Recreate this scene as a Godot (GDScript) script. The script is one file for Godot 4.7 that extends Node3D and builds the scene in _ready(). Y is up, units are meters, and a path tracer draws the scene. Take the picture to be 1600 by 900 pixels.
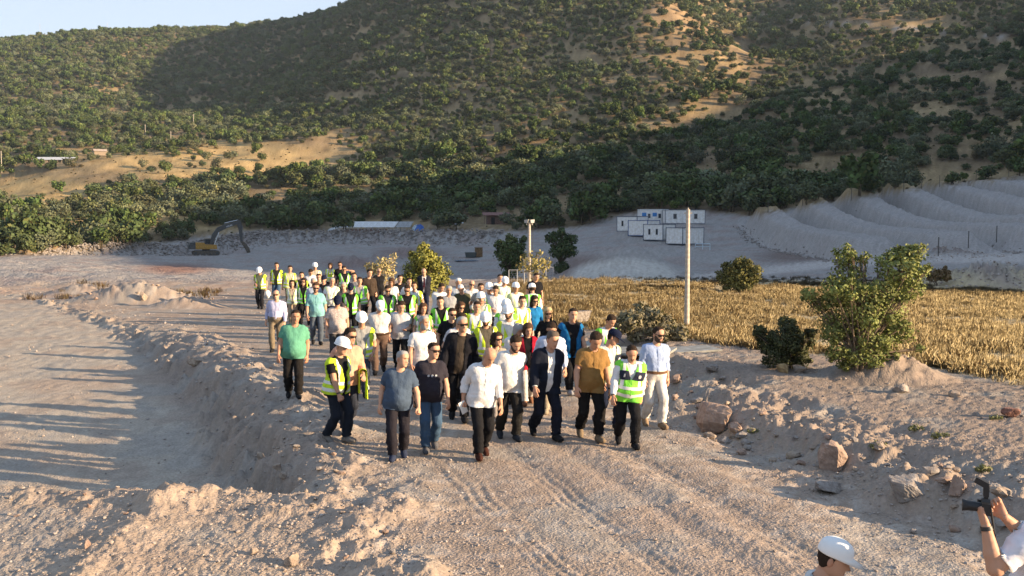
extends Node3D
# A hillside building site in low evening sun: a delegation walks up a dirt road towards the camera.

const F := 1500.0            # focal length in pixels of the 1600x900 photograph
const EYE := Vector3(0, 3.5, 0)
var pitch := atan(100.0 / 1500.0)
var fwd := Vector3(0, -sin(pitch), -cos(pitch))
var upv := Vector3(0, cos(pitch), -sin(pitch))
var rng := RandomNumberGenerator.new()
var taken := {}
var nz := {}
var mats := {}

func _ready() -> void:
	rng.seed = 4711
	setup_view()
	setup_materials()
	build_terrain()
	build_hill_plants()
	build_site()
	build_near_plants()
	build_rocks()
	build_people()


func setup_view() -> void:
	var cam := Camera3D.new()
	cam.name = "camera"
	cam.fov = rad_to_deg(2.0 * atan(450.0 / F))
	cam.near = 0.1
	cam.far = 4000.0
	add_child(cam)
	cam.look_at_from_position(EYE, EYE + fwd, Vector3.UP)
	cam.current = true
	var sky_mat := ProceduralSkyMaterial.new()
	sky_mat.sky_top_color = Color(0.60, 0.69, 0.82)
	sky_mat.sky_horizon_color = Color(0.84, 0.89, 0.925)
	sky_mat.sky_curve = 0.22
	sky_mat.ground_bottom_color = Color(0.36, 0.30, 0.25)
	sky_mat.ground_horizon_color = Color(0.62, 0.58, 0.54)
	sky_mat.sun_angle_max = 0.0
	sky_mat.energy_multiplier = 0.44
	var sky := Sky.new()
	sky.sky_material = sky_mat
	var env := Environment.new()
	env.background_mode = Environment.BG_SKY
	env.sky = sky
	env.tonemap_mode = Environment.TONE_MAPPER_LINEAR
	env.tonemap_exposure = 3.1
	env.sdfgi_enabled = true
	env.ssao_enabled = true
	env.ssil_enabled = true
	env.fog_enabled = true
	env.fog_density = 0.00008
	env.fog_light_color = Color(0.72, 0.79, 0.86)
	var we := WorldEnvironment.new()
	we.name = "world_environment"
	we.environment = env
	add_child(we)
	var sun := DirectionalLight3D.new()
	sun.name = "sun"
	sun.light_color = Color(1.0, 0.88, 0.725)
	sun.light_energy = 1.6
	sun.light_angular_distance = 0.5
	sun.shadow_enabled = true
	add_child(sun)
	var to_sun := Vector3(cos(SUN_EL) * cos(SUN_AZ), sin(SUN_EL), cos(SUN_EL) * sin(SUN_AZ))
	sun.look_at_from_position(to_sun * 50.0, Vector3.ZERO, Vector3.UP)

const SUN_EL := 0.235        # 13.5 degrees above the horizon
const SUN_AZ := 0.29         # from the right, a little behind the camera

# ---------------------------------------------------------------- small helpers
func at(px: float, py: float, depth: float) -> Vector3:
	var r := Vector3((px - 800.0) / F, 0, 0) + upv * ((450.0 - py) / F) + fwd
	return EYE + r * (depth / -r.z)

func project(p: Vector3) -> Vector2:
	var q := p - EYE
	var zc := maxf(q.dot(fwd), 0.01)
	return Vector2(800.0 + F * q.x / zc, 450.0 - F * q.dot(upv) / zc)

func hit(px: float, py: float, from := 4.0, to := 1100.0) -> Vector3:
	var d := from
	var last := from
	while d < to:
		var p := at(px, py, d)
		if p.y < height(p.x, p.z):
			for i in 12:
				var m := (last + d) * 0.5
				var q := at(px, py, m)
				if q.y < height(q.x, q.z): d = m
				else: last = m
			break
		last = d
		d *= 1.012
	var e := at(px, py, d)
	return Vector3(e.x, height(e.x, e.z), e.z)

func ground(x: float, z: float) -> Vector3:
	return Vector3(x, height(x, z), z)

func numbered(called: String) -> String:
	var n: int = taken.get(called, -1) + 1
	taken[called] = n
	return called if n == 0 else "%s_%03d" % [called, n]

func tag(o: Node, label: String, category: String, group := "", kind := "") -> void:
	if label != "": o.set_meta("label", label)
	if category != "": o.set_meta("category", category)
	if group != "": o.set_meta("group", group)
	if kind != "": o.set_meta("kind", kind)

func thing(called: String, label: String, category: String, where := Vector3.ZERO, turn := 0.0, group := "") -> Node3D:
	var o := Node3D.new()
	o.name = numbered(called)
	add_child(o)
	o.position = where
	o.rotation.y = turn
	tag(o, label, category, group)
	return o

func put(called: String, m: Mesh, mat: Material, parent: Node, xf := Transform3D.IDENTITY) -> MeshInstance3D:
	var o := MeshInstance3D.new()
	o.name = called if parent != self else numbered(called)
	o.mesh = m
	o.material_override = mat
	o.transform = xf
	parent.add_child(o, true)
	return o

func noise(called: String, kind: int, freq: float, oct := 4, s := 1) -> FastNoiseLite:
	if not nz.has(called):
		var n := FastNoiseLite.new()
		n.noise_type = kind
		n.frequency = freq
		n.seed = s
		n.fractal_type = FastNoiseLite.FRACTAL_FBM if oct > 1 else FastNoiseLite.FRACTAL_NONE
		n.fractal_octaves = oct
		nz[called] = n
	return nz[called]

func noise_tex(n: FastNoiseLite, dark: Color, light: Color, size := 512, normal := 0.0) -> NoiseTexture2D:
	var t := NoiseTexture2D.new()
	t.width = size
	t.height = size
	t.seamless = true
	t.noise = n
	if normal > 0.0:
		t.as_normal_map = true
		t.bump_strength = normal
	else:
		var g := Gradient.new()
		g.set_color(0, dark)
		g.set_color(1, light)
		t.color_ramp = g
	return t

func fresh(kind: int, freq: float, oct: int, s: int) -> FastNoiseLite:
	var n := FastNoiseLite.new()
	n.noise_type = kind
	n.frequency = freq
	n.seed = s
	n.fractal_type = FastNoiseLite.FRACTAL_FBM if oct > 1 else FastNoiseLite.FRACTAL_NONE
	n.fractal_octaves = oct
	return n

func lin(r: float, g: float, b: float) -> Color:
	return Color(r, g, b).linear_to_srgb()

func plain(called: String, c: Color, rough := 0.8, metal := 0.0) -> StandardMaterial3D:
	# c is a linear base colour
	if not mats.has(called):
		var m := StandardMaterial3D.new()
		m.resource_name = called
		m.albedo_color = c.linear_to_srgb()
		m.roughness = rough
		m.metallic = metal
		mats[called] = m
	return mats[called]

func sstep(a: float, b: float, x: float) -> float:
	var t := clampf((x - a) / (b - a), 0.0, 1.0)
	return t * t * (3.0 - 2.0 * t)

func setup_materials() -> void:
	var grain := noise_tex(fresh(FastNoiseLite.TYPE_SIMPLEX_SMOOTH, 0.03, 6, 3), Color(0.80, 0.79, 0.78), Color(1, 1, 1), 1024)
	var pebble := noise_tex(fresh(FastNoiseLite.TYPE_SIMPLEX_SMOOTH, 0.045, 6, 5), Color.BLACK, Color.WHITE, 1024, 9.0)
	var m := StandardMaterial3D.new()
	m.vertex_color_use_as_albedo = true
	m.albedo_texture = grain
	m.normal_enabled = true
	m.normal_texture = pebble
	m.normal_scale = 0.75
	m.uv1_triplanar = true
	m.uv1_world_triplanar = true
	m.uv1_scale = Vector3(0.45, 0.45, 0.45)
	m.roughness = 1.0
	m.metallic_specular = 0.1
	mats["dirt"] = m
	var m2: StandardMaterial3D = m.duplicate()
	m2.uv1_scale = Vector3(0.09, 0.09, 0.09)
	mats["quarry"] = m2
	var m3: StandardMaterial3D = m.duplicate()
	m3.uv1_scale = Vector3(0.03, 0.03, 0.03)
	mats["hill"] = m3

# ---------------------------------------------------------------- terrain
# Heights come from a thin-plate spline through surveyed points, plus local earthworks.
var cps := PackedVector3Array()      # x, h, z
var tw := PackedFloat64Array()       # spline weights
const GX0 := -830.0
const GZ0 := -1330.0
const GS := 14.0
const GNX := 119
const GNZ := 116
var hg := PackedFloat32Array()

func survey() -> void:
	var list := [
		# photograph column, row, depth
		[0, 409, 84], [0, 408, 118], [0, 396, 150], [0, 355, 220], [0, 318, 300], [0, 272, 385], [0, 205, 500], [0, 130, 720], [0, 68, 930],
		[-200, 400, 120], [-200, 350, 240], [-200, 275, 390], [-200, 160, 620], [-200, 80, 920], [-420, 380, 150], [-420, 260, 420], [-420, 100, 760],
		[200, 418, 105], [200, 404, 140], [200, 399, 180], [200, 358, 230], [200, 306, 300], [215, 243, 375], [200, 240, 420], [200, 192, 520], [200, 115, 760], [200, 51, 950],
		[400, 412, 125], [400, 397, 185], [322, 399, 190], [400, 372, 216], [400, 340, 260], [400, 285, 330], [400, 224, 430], [400, 190, 540], [400, 150, 690], [400, 100, 830], [400, 44, 970], [400, 55, 1100],
		[620, 412, 130], [620, 392, 180], [620, 368, 215], [620, 345, 245], [620, 302, 300], [620, 250, 365], [620, 194, 432], [620, 130, 510], [620, 60, 600], [620, 2, 700], [620, -40, 820],
		[800, 412, 130], [800, 384, 180], [800, 358, 215], [800, 330, 250], [800, 280, 300], [800, 222, 360], [800, 155, 428], [800, 80, 508], [800, 0, 600], [800, -90, 720],
		[920, 400, 130], [920, 378, 165], [920, 354, 205], [920, 305, 262], [920, 250, 320], [920, 180, 385], [920, 105, 455], [930, 40, 520], [930, -40, 610], [920, -120, 850],
		[1060, 396, 132], [1060, 384, 162], [1060, 352, 192], [1060, 312, 230], [1060, 252, 292], [1085, 198, 345], [1060, 120, 415], [1060, 60, 470], [1062, 4, 520], [1060, -30, 620], [1060, -120, 820],
		[1160, 367, 172], [1160, 322, 216], [1160, 296, 240], [1160, 250, 284], [1160, 200, 350], [1160, 150, 430], [1160, 95, 520], [1160, 40, 610], [1160, -10, 700],
		[1300, 411, 108], [1300, 372, 160], [1300, 306, 205], [1300, 250, 262], [1300, 198, 315], [1300, 140, 385], [1300, 85, 460], [1300, 42, 525], [1300, 0, 590], [1300, -60, 720],
		[1450, 414, 92], [1450, 374, 150], [1450, 310, 212], [1450, 245, 258], [1450, 180, 320], [1450, 110, 400], [1450, 52, 480], [1450, 0, 550],
		[1600, 420, 72], [1600, 402, 98], [1600, 362, 150], [1600, 298, 212], [1600, 225, 262], [1600, 150, 330], [1600, 62, 430], [1600, 0, 500], [1600, -120, 700],
	]
	for c in list:
		var p := at(c[0], c[1], c[2])
		cps.append(p)
	for c in [[0, 0, -20], [0, 0, -45], [-10, 0, -60], [-20, 0, -40], [-35, 0, -75], [-45, 0, -60], [-40, 0, -20], [15, 0, -35], [20, 0, -58], [8, -0.3, -66], [-8, -1.2, -72], [35, 0, -55],
			[30, 0, -15], [-15, 0, 10], [15, 0, 10], [-20, -1.8, -90], [0, -1.8, -95], [25, -0.6, -85], [-90, 0, -30], [-60, 0, 40], [0, 0, 70], [60, 1, -18], [60, 2, 25], [55, 2, -62],
			# the hill to the right that shades the valley
			[110, 12, -62], [110, 16, -120], [160, 28, -42], [160, 46, -120], [200, 53, -12], [200, 36, 20], [200, 66, -112], [215, 76, -200], [260, 46, 40], [260, 82, -70], [260, 92, -150],
			[310, 96, -110], [320, 100, -210], [300, 40, 80], [100, 7, 25], [110, 8, 70], [400, 110, -150], [330, 110, -320], [420, 150, -430], [600, 170, -300], [600, 120, 0], [700, 200, -700], [-600, 70, -300], [-650, 60, 0], [-300, 0, 0], [-250, 0, -150]]:
		cps.append(Vector3(c[0], c[1], c[2]))

func solve_spline() -> void:
	var n := cps.size()
	var m := n + 3
	var a := []
	for i in m:
		var row := PackedFloat64Array()
		row.resize(m + 1)
		a.append(row)
	for i in n:
		var ri: PackedFloat64Array = a[i]
		for j in n:
			var dx := (cps[i].x - cps[j].x) * 0.01
			var dz := (cps[i].z - cps[j].z) * 0.01
			var r2 := dx * dx + dz * dz
			ri[j] = 0.5 * r2 * log(r2) if r2 > 0.0 else 0.0
		ri[i] += 0.004
		ri[n] = 1.0
		ri[n + 1] = cps[i].x * 0.01
		ri[n + 2] = cps[i].z * 0.01
		ri[m] = cps[i].y
		a[i] = ri
	for k in 3:
		var rk: PackedFloat64Array = a[n + k]
		for j in n:
			rk[j] = [1.0, cps[j].x * 0.01, cps[j].z * 0.01][k]
		a[n + k] = rk
	for c in m:
		var best := c
		for r in range(c + 1, m):
			if absf(a[r][c]) > absf(a[best][c]): best = r
		var tmp = a[c]
		a[c] = a[best]
		a[best] = tmp
		var pr: PackedFloat64Array = a[c]
		var inv := 1.0 / pr[c]
		for r in range(c + 1, m):
			var rr: PackedFloat64Array = a[r]
			var f := rr[c] * inv
			if f == 0.0: continue
			for k in range(c, m + 1):
				rr[k] -= f * pr[k]
			a[r] = rr
	tw.resize(m)
	for c in range(m - 1, -1, -1):
		var row: PackedFloat64Array = a[c]
		var v := row[m]
		for k in range(c + 1, m):
			v -= row[k] * tw[k]
		tw[c] = v / row[c]
	hg.resize(GNX * GNZ)
	var xs := PackedFloat32Array()
	var zs := PackedFloat32Array()
	for p in cps:
		xs.append(p.x * 0.01)
		zs.append(p.z * 0.01)
	for iz in GNZ:
		for ix in GNX:
			var x := (GX0 + ix * GS) * 0.01
			var z := (GZ0 + iz * GS) * 0.01
			var s := tw[n] + tw[n + 1] * x + tw[n + 2] * z
			for i in n:
				var dx := x - xs[i]
				var dz := z - zs[i]
				var r2 := dx * dx + dz * dz
				if r2 > 1e-9: s += tw[i] * 0.5 * r2 * log(r2)
			hg[iz * GNX + ix] = s

func cubic(a: float, b: float, c: float, d: float, t: float) -> float:
	return b + 0.5 * t * (c - a + t * (2.0 * a - 5.0 * b + 4.0 * c - d + t * (3.0 * (b - c) + d - a)))

func broad(x: float, z: float) -> float:
	var fx := clampf((x - GX0) / GS, 1.0, GNX - 3.001)
	var fz := clampf((z - GZ0) / GS, 1.0, GNZ - 3.001)
	var ix := int(fx)
	var iz := int(fz)
	var tx := fx - ix
	var o := (iz - 1) * GNX + ix - 1
	var a := cubic(hg[o], hg[o + 1], hg[o + 2], hg[o + 3], tx)
	o += GNX
	var b := cubic(hg[o], hg[o + 1], hg[o + 2], hg[o + 3], tx)
	o += GNX
	var c := cubic(hg[o], hg[o + 1], hg[o + 2], hg[o + 3], tx)
	o += GNX
	var d := cubic(hg[o], hg[o + 1], hg[o + 2], hg[o + 3], tx)
	return cubic(a, b, c, d, fz - iz)

# a polyline given by depth: x as a function of z
func along(line: PackedVector2Array, z: float) -> float:
	for i in line.size() - 1:
		if z >= line[i + 1].y or i == line.size() - 2:
			var t := (z - line[i].y) / (line[i + 1].y - line[i].y)
			return lerpf(line[i].x, line[i + 1].x, t)
	return line[0].x

var berm := PackedVector2Array([Vector2(-0.95, -6.36), Vector2(-1.70, -10.18), Vector2(-2.12, -11.98), Vector2(-3.07, -14.84), Vector2(-4.77, -19.08), Vector2(-7.00, -23.85), Vector2(-9.12, -27.56), Vector2(-12.19, -32.86), Vector2(-18.02, -40.28)])
var bank := PackedVector2Array([Vector2(7.42, -4.24), Vector2(6.04, -8.48), Vector2(5.30, -10.49), Vector2(4.66, -12.72), Vector2(3.18, -17.38), Vector2(2.86, -21.20), Vector2(1.70, -26.50), Vector2(0.42, -31.80), Vector2(-2.12, -42.40)])
var field := PackedVector2Array([Vector2(31.80, -8.48), Vector2(9.75, -18.23), Vector2(8.90, -20.78), Vector2(7.00, -22.68), Vector2(5.51, -24.38), Vector2(4.24, -26.08), Vector2(2.76, -28.62), Vector2(0.42, -36.04), Vector2(-1.06, -46.64), Vector2(0.00, -63.60)])
var mounds_near := []
var mounds_far := []
var flats := []                      # x, z, radius, height
var mounds := []                     # x, z, radius x, radius z, height, roughness

var spur := PackedVector2Array([Vector2(-3.5, -13.2), Vector2(-4.3, -11.9), Vector2(-4.4, -10.4), Vector2(-4.2, -9.2)])

func seg_dist(x: float, z: float, line: PackedVector2Array) -> float:
	if x < -5.6 or x > -2.4 or z < -14.2 or z > -8.0: return 9.0
	var best := 9.0
	var p := Vector2(x, z)
	for i in line.size() - 1:
		best = minf(best, p.distance_to(Geometry2D.get_closest_point_to_segment(p, line[i], line[i + 1])))
	return best

func nearh(x: float, z: float, d: float) -> float:
	var n1: float = nz.dirt.get_noise_2d(x, z)
	var n2: float = nz.clod.get_noise_2d(x, z)
	var n3: float = nz.edge.get_noise_2d(x, z)
	var h := 0.0
	# sunken pad on the left of the road
	var bx := along(berm, z)
	var e := bx - x + n3 * 0.6
	var near_edge := -12.3 + (x + 4.2) * 0.12 + n3 * 0.5
	var rub: float = nz.cell.get_noise_2d(x, z) + 0.5
	var into := sstep(0.0, 1.35, e - 0.15 + 0.5 * rub) * sstep(0.0, 1.0, near_edge - z)
	var fall := 0.85 * (1.0 - sstep(-42.0, -13.0, z) * 0.0) * clampf((z + 40.0) / 25.0, 0.0, 1.0)
	h -= into * fall
	var rough := 0.14 + 0.86 * (1.0 - into)
	# rubble thrown up along the pad
	var ridge := exp(-pow((e + 0.25) / 0.55, 2.0)) * sstep(-36.0, -27.0, z)
	h += ridge * (0.08 + 0.05 * n2 + 0.15 * n3 - 0.20 * rub)
	var lip := exp(-pow((z - near_edge - 0.3) / 0.5, 2.0)) * sstep(0.0, 0.5, e)
	h += lip * (0.05 + 0.04 * n2 + 0.09 * n3 - 0.12 * rub)
	# the face of the cut is broken ground
	var face := into * (1.0 - into) * 4.0
	h += face * (0.08 * n2 + 0.15 * n3 - 0.38 * rub)
	var spill := seg_dist(x, z, spur)
	if spill < 0.7 and z > -14.0: h += (1.0 - sstep(0.0, 0.7, spill)) * (0.09 + 0.03 * n2 - 0.06 * rub)
	# bank on the right of the road
	var kx := along(bank, z)
	var r := x - kx + n3 * 0.7
	var rise := sstep(-0.3, 2.2, r)
	h += rise * (0.36 - 0.25 * sstep(-24.0, -34.0, z)) * sstep(-40.0, -28.0, z)
	h += exp(-pow((r - 0.9) / 0.9, 2.0)) * 0.22 * (0.3 + n3 + 0.4 * n2) * sstep(-30.0, -24.0, z)
	h -= exp(-pow((r + 0.4) / 0.6, 2.0)) * 0.10
	# wheel ruts along the road
	var on_road := sstep(0.2, 1.0, -e) * sstep(0.2, 1.0, -r)
	var road_u := (x - kx)
	if on_road > 0.0 and d < 40.0:
		var w1 := exp(-pow((road_u + 2.3) / 0.22, 2.0)) + exp(-pow((road_u + 4.1) / 0.22, 2.0)) + exp(-pow((road_u + 3.2) / 0.16, 2.0)) * 0.7 + exp(-pow((road_u + 1.3) / 0.2, 2.0)) * 0.6
		h -= on_road * 0.032 * w1
		for tr in [2.3, 4.1, 5.2]:
			var q: float = (road_u + tr + 0.12 * n3) / 0.26
			if absf(q) < 1.0: h += on_road * 0.011 * cos(q * 11.0) * (0.75 + 0.25 * sin(z * 26.0)) * (0.6 + n3)
		h += on_road * 0.016 * exp(-pow((road_u + 2.75) / 0.2, 2.0)) * (1.0 + n2)
	rough *= 1.0 - 0.72 * on_road
	# tread marks of the grader across the pad
	if into > 0.5:
		h += 0.007 * sin(z * 21.0 + n3 * 7.0) + 0.03 * sin(z * 9.0 + n1 * 3.0 + x * 0.6) * nz.patch.get_noise_2d(x * 3.0, z * 3.0)
	var am := clampf(d / 14.0, 0.7, 1.6)
	h += rough * (0.018 * n1 + 0.015 * n2 * am) + 0.10 * nz.patch.get_noise_2d(x, z) * rough
	if d < 32.0: h += 0.009 * nz.fine.get_noise_2d(x, z) * (0.45 + rough)
	return h

func height(x: float, z: float) -> float:
	var d := sqrt(x * x + z * z)
	var h := 0.0
	if d > 46.0:
		h = broad(x, z)
		var far := sstep(190.0, 300.0, d)
		var n1: float = nz.hill.get_noise_2d(x, z)
		h += n1 * (0.5 + 3.6 * far)
		if d < 320.0:
			h += earthworks(x, z, d)
		if d < 70.0:
			h = lerpf(nearh(x, z, d), h, sstep(46.0, 70.0, d))
	else:
		h = nearh(x, z, d)
	if d > 150.0 and d < 420.0:
		for f in flats:
			if absf(x - f[0]) > f[2] * 1.4: continue
			var q: float = Vector2(x - f[0], z - f[1]).length() / f[2]
			if q < 1.4: h = lerpf(f[3], h, sstep(0.8, 1.4, q))
	if d > 160.0: return h
	for m in (mounds_near if d < 62.0 else mounds_far):
		var dx: float = (x - m[0]) / m[2]
		if dx > 1.0 or dx < -1.0: continue
		var dz: float = (z - m[1]) / m[3]
		var q := dx * dx + dz * dz
		if q < 1.0:
			var s: float = 1.0 - sqrt(q)
			h += m[4] * (s * s * (3.0 - 2.0 * s) * 0.5 + s * 0.5) * (1.0 + m[5] * nz.clod.get_noise_2d(x * m[6], z * m[6]))
	return h

var haul := PackedVector2Array([Vector2(850, 458), Vector2(1000, 447), Vector2(1120, 432), Vector2(1300, 412), Vector2(1450, 405), Vector2(1700, 402)])

# (cross profile 0..1, fade at the ends) of the long spoil heaps
func heap(x: float, z: float) -> Vector2:
	var sx := x + (z + 140.0) * 0.10
	if sx < 38.8 or sx > 115.0 or z > -92.0 or z < -240.0: return Vector2.ZERO
	var k := (sx - 38.8) / 9.6
	var i := floorf(k)
	var t := k - i
	var prof := clampf((t - 0.06) / 0.26, 0.0, 1.0) * (1.0 - clampf((t - 0.70) / 0.26, 0.0, 1.0))
	var z_near := -103.0 - i * 0.5
	var z_far := -186.0 - i * 5.0
	return Vector2(prof, sstep(z_near, z_near - 6.0, z) * (1.0 - sstep(z_far + 5.0, z_far, z)))

var rims := PackedVector3Array()

func earthworks(x: float, z: float, d: float) -> float:
	var h := 0.0
	# long heaps of spoil on the right
	var sx := x + (z + 140.0) * 0.10
	if sx > 38.8 and sx < 115.0 and z < -92.0 and z > -230.0:
		var w := heap(x, z)
		h += w.y * 0.3 * (1.0 - absf(w.x * 2.0 - 1.0)) * nz.clod.get_noise_2d(x * 0.08, z * 0.32)
		h += w.x * w.y * (2.4 + 1.3 * clampf((-105.0 - z) / 60.0, 0.0, 1.0)) * (1.0 + 0.05 * nz.clod.get_noise_2d(x * 0.3, z * 0.3))
	# rubble rims round the quarry floor
	if z < -120.0 and z > -250.0 and x < 10.0:
		for i in rims.size() - 1:
			var a := Vector2(rims[i].x, rims[i].z)
			var b := Vector2(rims[i + 1].x, rims[i + 1].z)
			var p := Vector2(x, z)
			var t := clampf((p - a).dot(b - a) / (b - a).length_squared(), 0.0, 1.0)
			var q := p.distance_to(a.lerp(b, t))
			if q < 8.0:
				h = maxf(h, (1.0 - sstep(0.0, 7.0, q)) * (1.7 + 1.3 * nz.clod.get_noise_2d(x * 0.25, z * 0.25)))
	h += 0.25 * nz.dirt.get_noise_2d(x * 0.3, z * 0.3)
	return h

func ell(p: Vector2, x: float, y: float, rx: float, ry: float) -> float:
	if absf(p.x - x) > rx or absf(p.y - y) > ry: return 0.0
	return clampf(1.6 - 1.6 * Vector2((p.x - x) / rx, (p.y - y) / ry).length(), 0.0, 1.0)

func soil(x: float, z: float, h: float, d: float) -> Color:
	var n1: float = nz.patch.get_noise_2d(x * 1.7, z * 1.7)
	var n2: float = nz.clod.get_noise_2d(x * 0.7 + 40.0, z * 0.7)
	var c := Color(0.435, 0.355, 0.28)
	if d < 75.0:
		var e := along(berm, z) - x
		var r := x - along(bank, z)
		var near_edge := -12.3 + (x + 4.2) * 0.12
		var into := sstep(0.0, 1.9, e) * sstep(0.0, 1.1, near_edge - z)
		c = c.lerp(Color(0.46, 0.405, 0.335), into * 0.95)
		c = c.lerp(Color(0.41, 0.315, 0.245), clampf(n1 * 1.6, 0.0, 0.7))
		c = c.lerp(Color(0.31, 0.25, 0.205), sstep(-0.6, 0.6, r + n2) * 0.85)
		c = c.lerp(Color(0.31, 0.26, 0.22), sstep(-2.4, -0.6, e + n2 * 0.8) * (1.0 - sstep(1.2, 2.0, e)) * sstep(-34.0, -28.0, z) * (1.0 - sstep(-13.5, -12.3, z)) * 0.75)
		# pale dust where lorries spill
		if r < 0.0 and e < 0.0:
			c = c.lerp(Color(0.37, 0.30, 0.245), 0.6)
			c = c.lerp(Color(0.47, 0.42, 0.365), sstep(0.05, 0.5, n2 + 0.15 * exp(-pow((r + 1.4) / 0.8, 2.0)) * 2.0) * 0.6)
			c = c.lerp(Color(0.43, 0.345, 0.28), exp(-pow((r + 3.2) / 1.1, 2.0)) * 0.5)
		# soil under the dry grass
		var g := sstep(0.0, 0.8, x - along(field, z) + n1 * 0.6)
		c = c.lerp(Color(0.55, 0.44, 0.26), g * 0.9)
		c = c.lerp(Color(0.45, 0.31, 0.24), sstep(-30.0, -60.0, z) * (1.0 - g) * 0.6 * (0.5 + n1))
		var n4: float = nz.patch.get_noise_2d(x * 5.0 + 70.0, z * 5.0)
		if g < 0.5:
			c = c.lerp(Color(0.36, 0.335, 0.30), sstep(0.08, 0.35, n4) * 0.6)
			c = c.lerp(Color(0.36, 0.285, 0.23), sstep(0.10, 0.38, -n4 + n2 * 0.2) * 0.5)
		c = c * (1.0 + 0.22 * n2)
	if d > 52.0:
		var p := project(Vector3(x, h, z))
		var q := Color(0.35, 0.33, 0.31)
		q = q.lerp(Color(0.33, 0.27, 0.245), clampf(n1 * 1.8 + 0.1, 0.0, 0.8))
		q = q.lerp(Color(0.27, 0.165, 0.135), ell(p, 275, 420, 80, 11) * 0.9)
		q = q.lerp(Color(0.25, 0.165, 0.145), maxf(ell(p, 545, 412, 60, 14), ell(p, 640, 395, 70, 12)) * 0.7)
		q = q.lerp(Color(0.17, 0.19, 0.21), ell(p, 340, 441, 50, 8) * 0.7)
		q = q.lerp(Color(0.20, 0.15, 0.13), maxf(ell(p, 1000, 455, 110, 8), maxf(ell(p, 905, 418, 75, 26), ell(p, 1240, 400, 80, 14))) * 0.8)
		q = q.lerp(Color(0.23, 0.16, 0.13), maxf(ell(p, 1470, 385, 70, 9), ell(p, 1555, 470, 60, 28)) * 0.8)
		q = q.lerp(Color(0.54, 0.51, 0.46), minf(1.0, ell(p, 975, 430, 92, 28) * 3.0) * 0.95)
		var wr := heap(x, z)
		if wr.y > 0.0:
			q = q.lerp(Color(0.39, 0.365, 0.345), 0.85)
		# the haul road below the heaps
		for i in haul.size() - 1:
			if p.x >= haul[i].x and p.x < haul[i + 1].x:
				var t := (p.x - haul[i].x) / (haul[i + 1].x - haul[i].x)
				var off := absf(p.y + n2 * 2.0 - lerpf(haul[i].y, haul[i + 1].y, t))
				q = q.lerp(Color(0.50, 0.46, 0.425), 1.0 - sstep(3.5, 5.5 + p.x * 0.003, off))
		q = q * (1.0 + 0.2 * n2)
		# hillside: straw, bare brown earth, grey stones
		var s := Color(0.33, 0.245, 0.135).lerp(Color(0.21, 0.155, 0.095), clampf(0.5 + 1.4 * nz.hill.get_noise_2d(x * 2.0 + 300.0, z * 2.0), 0.0, 1.0))
		s = s.lerp(Color(0.49, 0.35, 0.165), minf(1.0, 1.6 * maxf(ell(p, 330, 250, 210, 40), maxf(ell(p, 60, 300, 110, 30), ell(p, 180, 340, 240, 26)))) * 0.9)
		s = s.lerp(Color(0.38, 0.26, 0.15), ell(p, 1050, 25, 70, 45) * 0.5)
		s = s * (1.0 + 0.25 * n2 + 0.4 * nz.edge.get_noise_2d(x * 0.35, z * 0.35))
		var edge := hill_edge(p.x)
		var w := 1.0 - sstep(edge - 6.0, edge + 4.0, p.y + n2 * 6.0)
		if d < 130.0 and p.y > 300.0: w = 0.0 if absf(p.x - 800.0) < 1100.0 else w
		q = q.lerp(s, w)
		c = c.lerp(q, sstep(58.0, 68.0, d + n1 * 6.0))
		# track on the far slope
		if p.x > 1180.0 and p.y < 90.0 and d > 300.0:
			var ty := 27.0 + (p.x - 1200.0) * 0.083
			c = c.lerp(Color(0.42, 0.39, 0.355), exp(-pow((p.y - ty) / 1.7, 2.0)) * 0.8)
	c.a = 1.0
	return c

var edge_pts := PackedVector2Array([Vector2(-400, 395), Vector2(0, 402), Vector2(150, 392), Vector2(300, 374), Vector2(400, 362), Vector2(600, 360), Vector2(800, 362), Vector2(900, 356), Vector2(980, 335), Vector2(1100, 330), Vector2(1180, 338), Vector2(1280, 318), Vector2(1400, 300), Vector2(1600, 277), Vector2(2000, 240)])

func hill_edge(px: float) -> float:
	for i in edge_pts.size() - 1:
		if px < edge_pts[i + 1].x:
			var a := edge_pts[i]
			var b := edge_pts[i + 1]
			return lerpf(a.y, b.y, clampf((px - a.x) / (b.x - a.x), 0.0, 1.0))
	return 240.0

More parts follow.
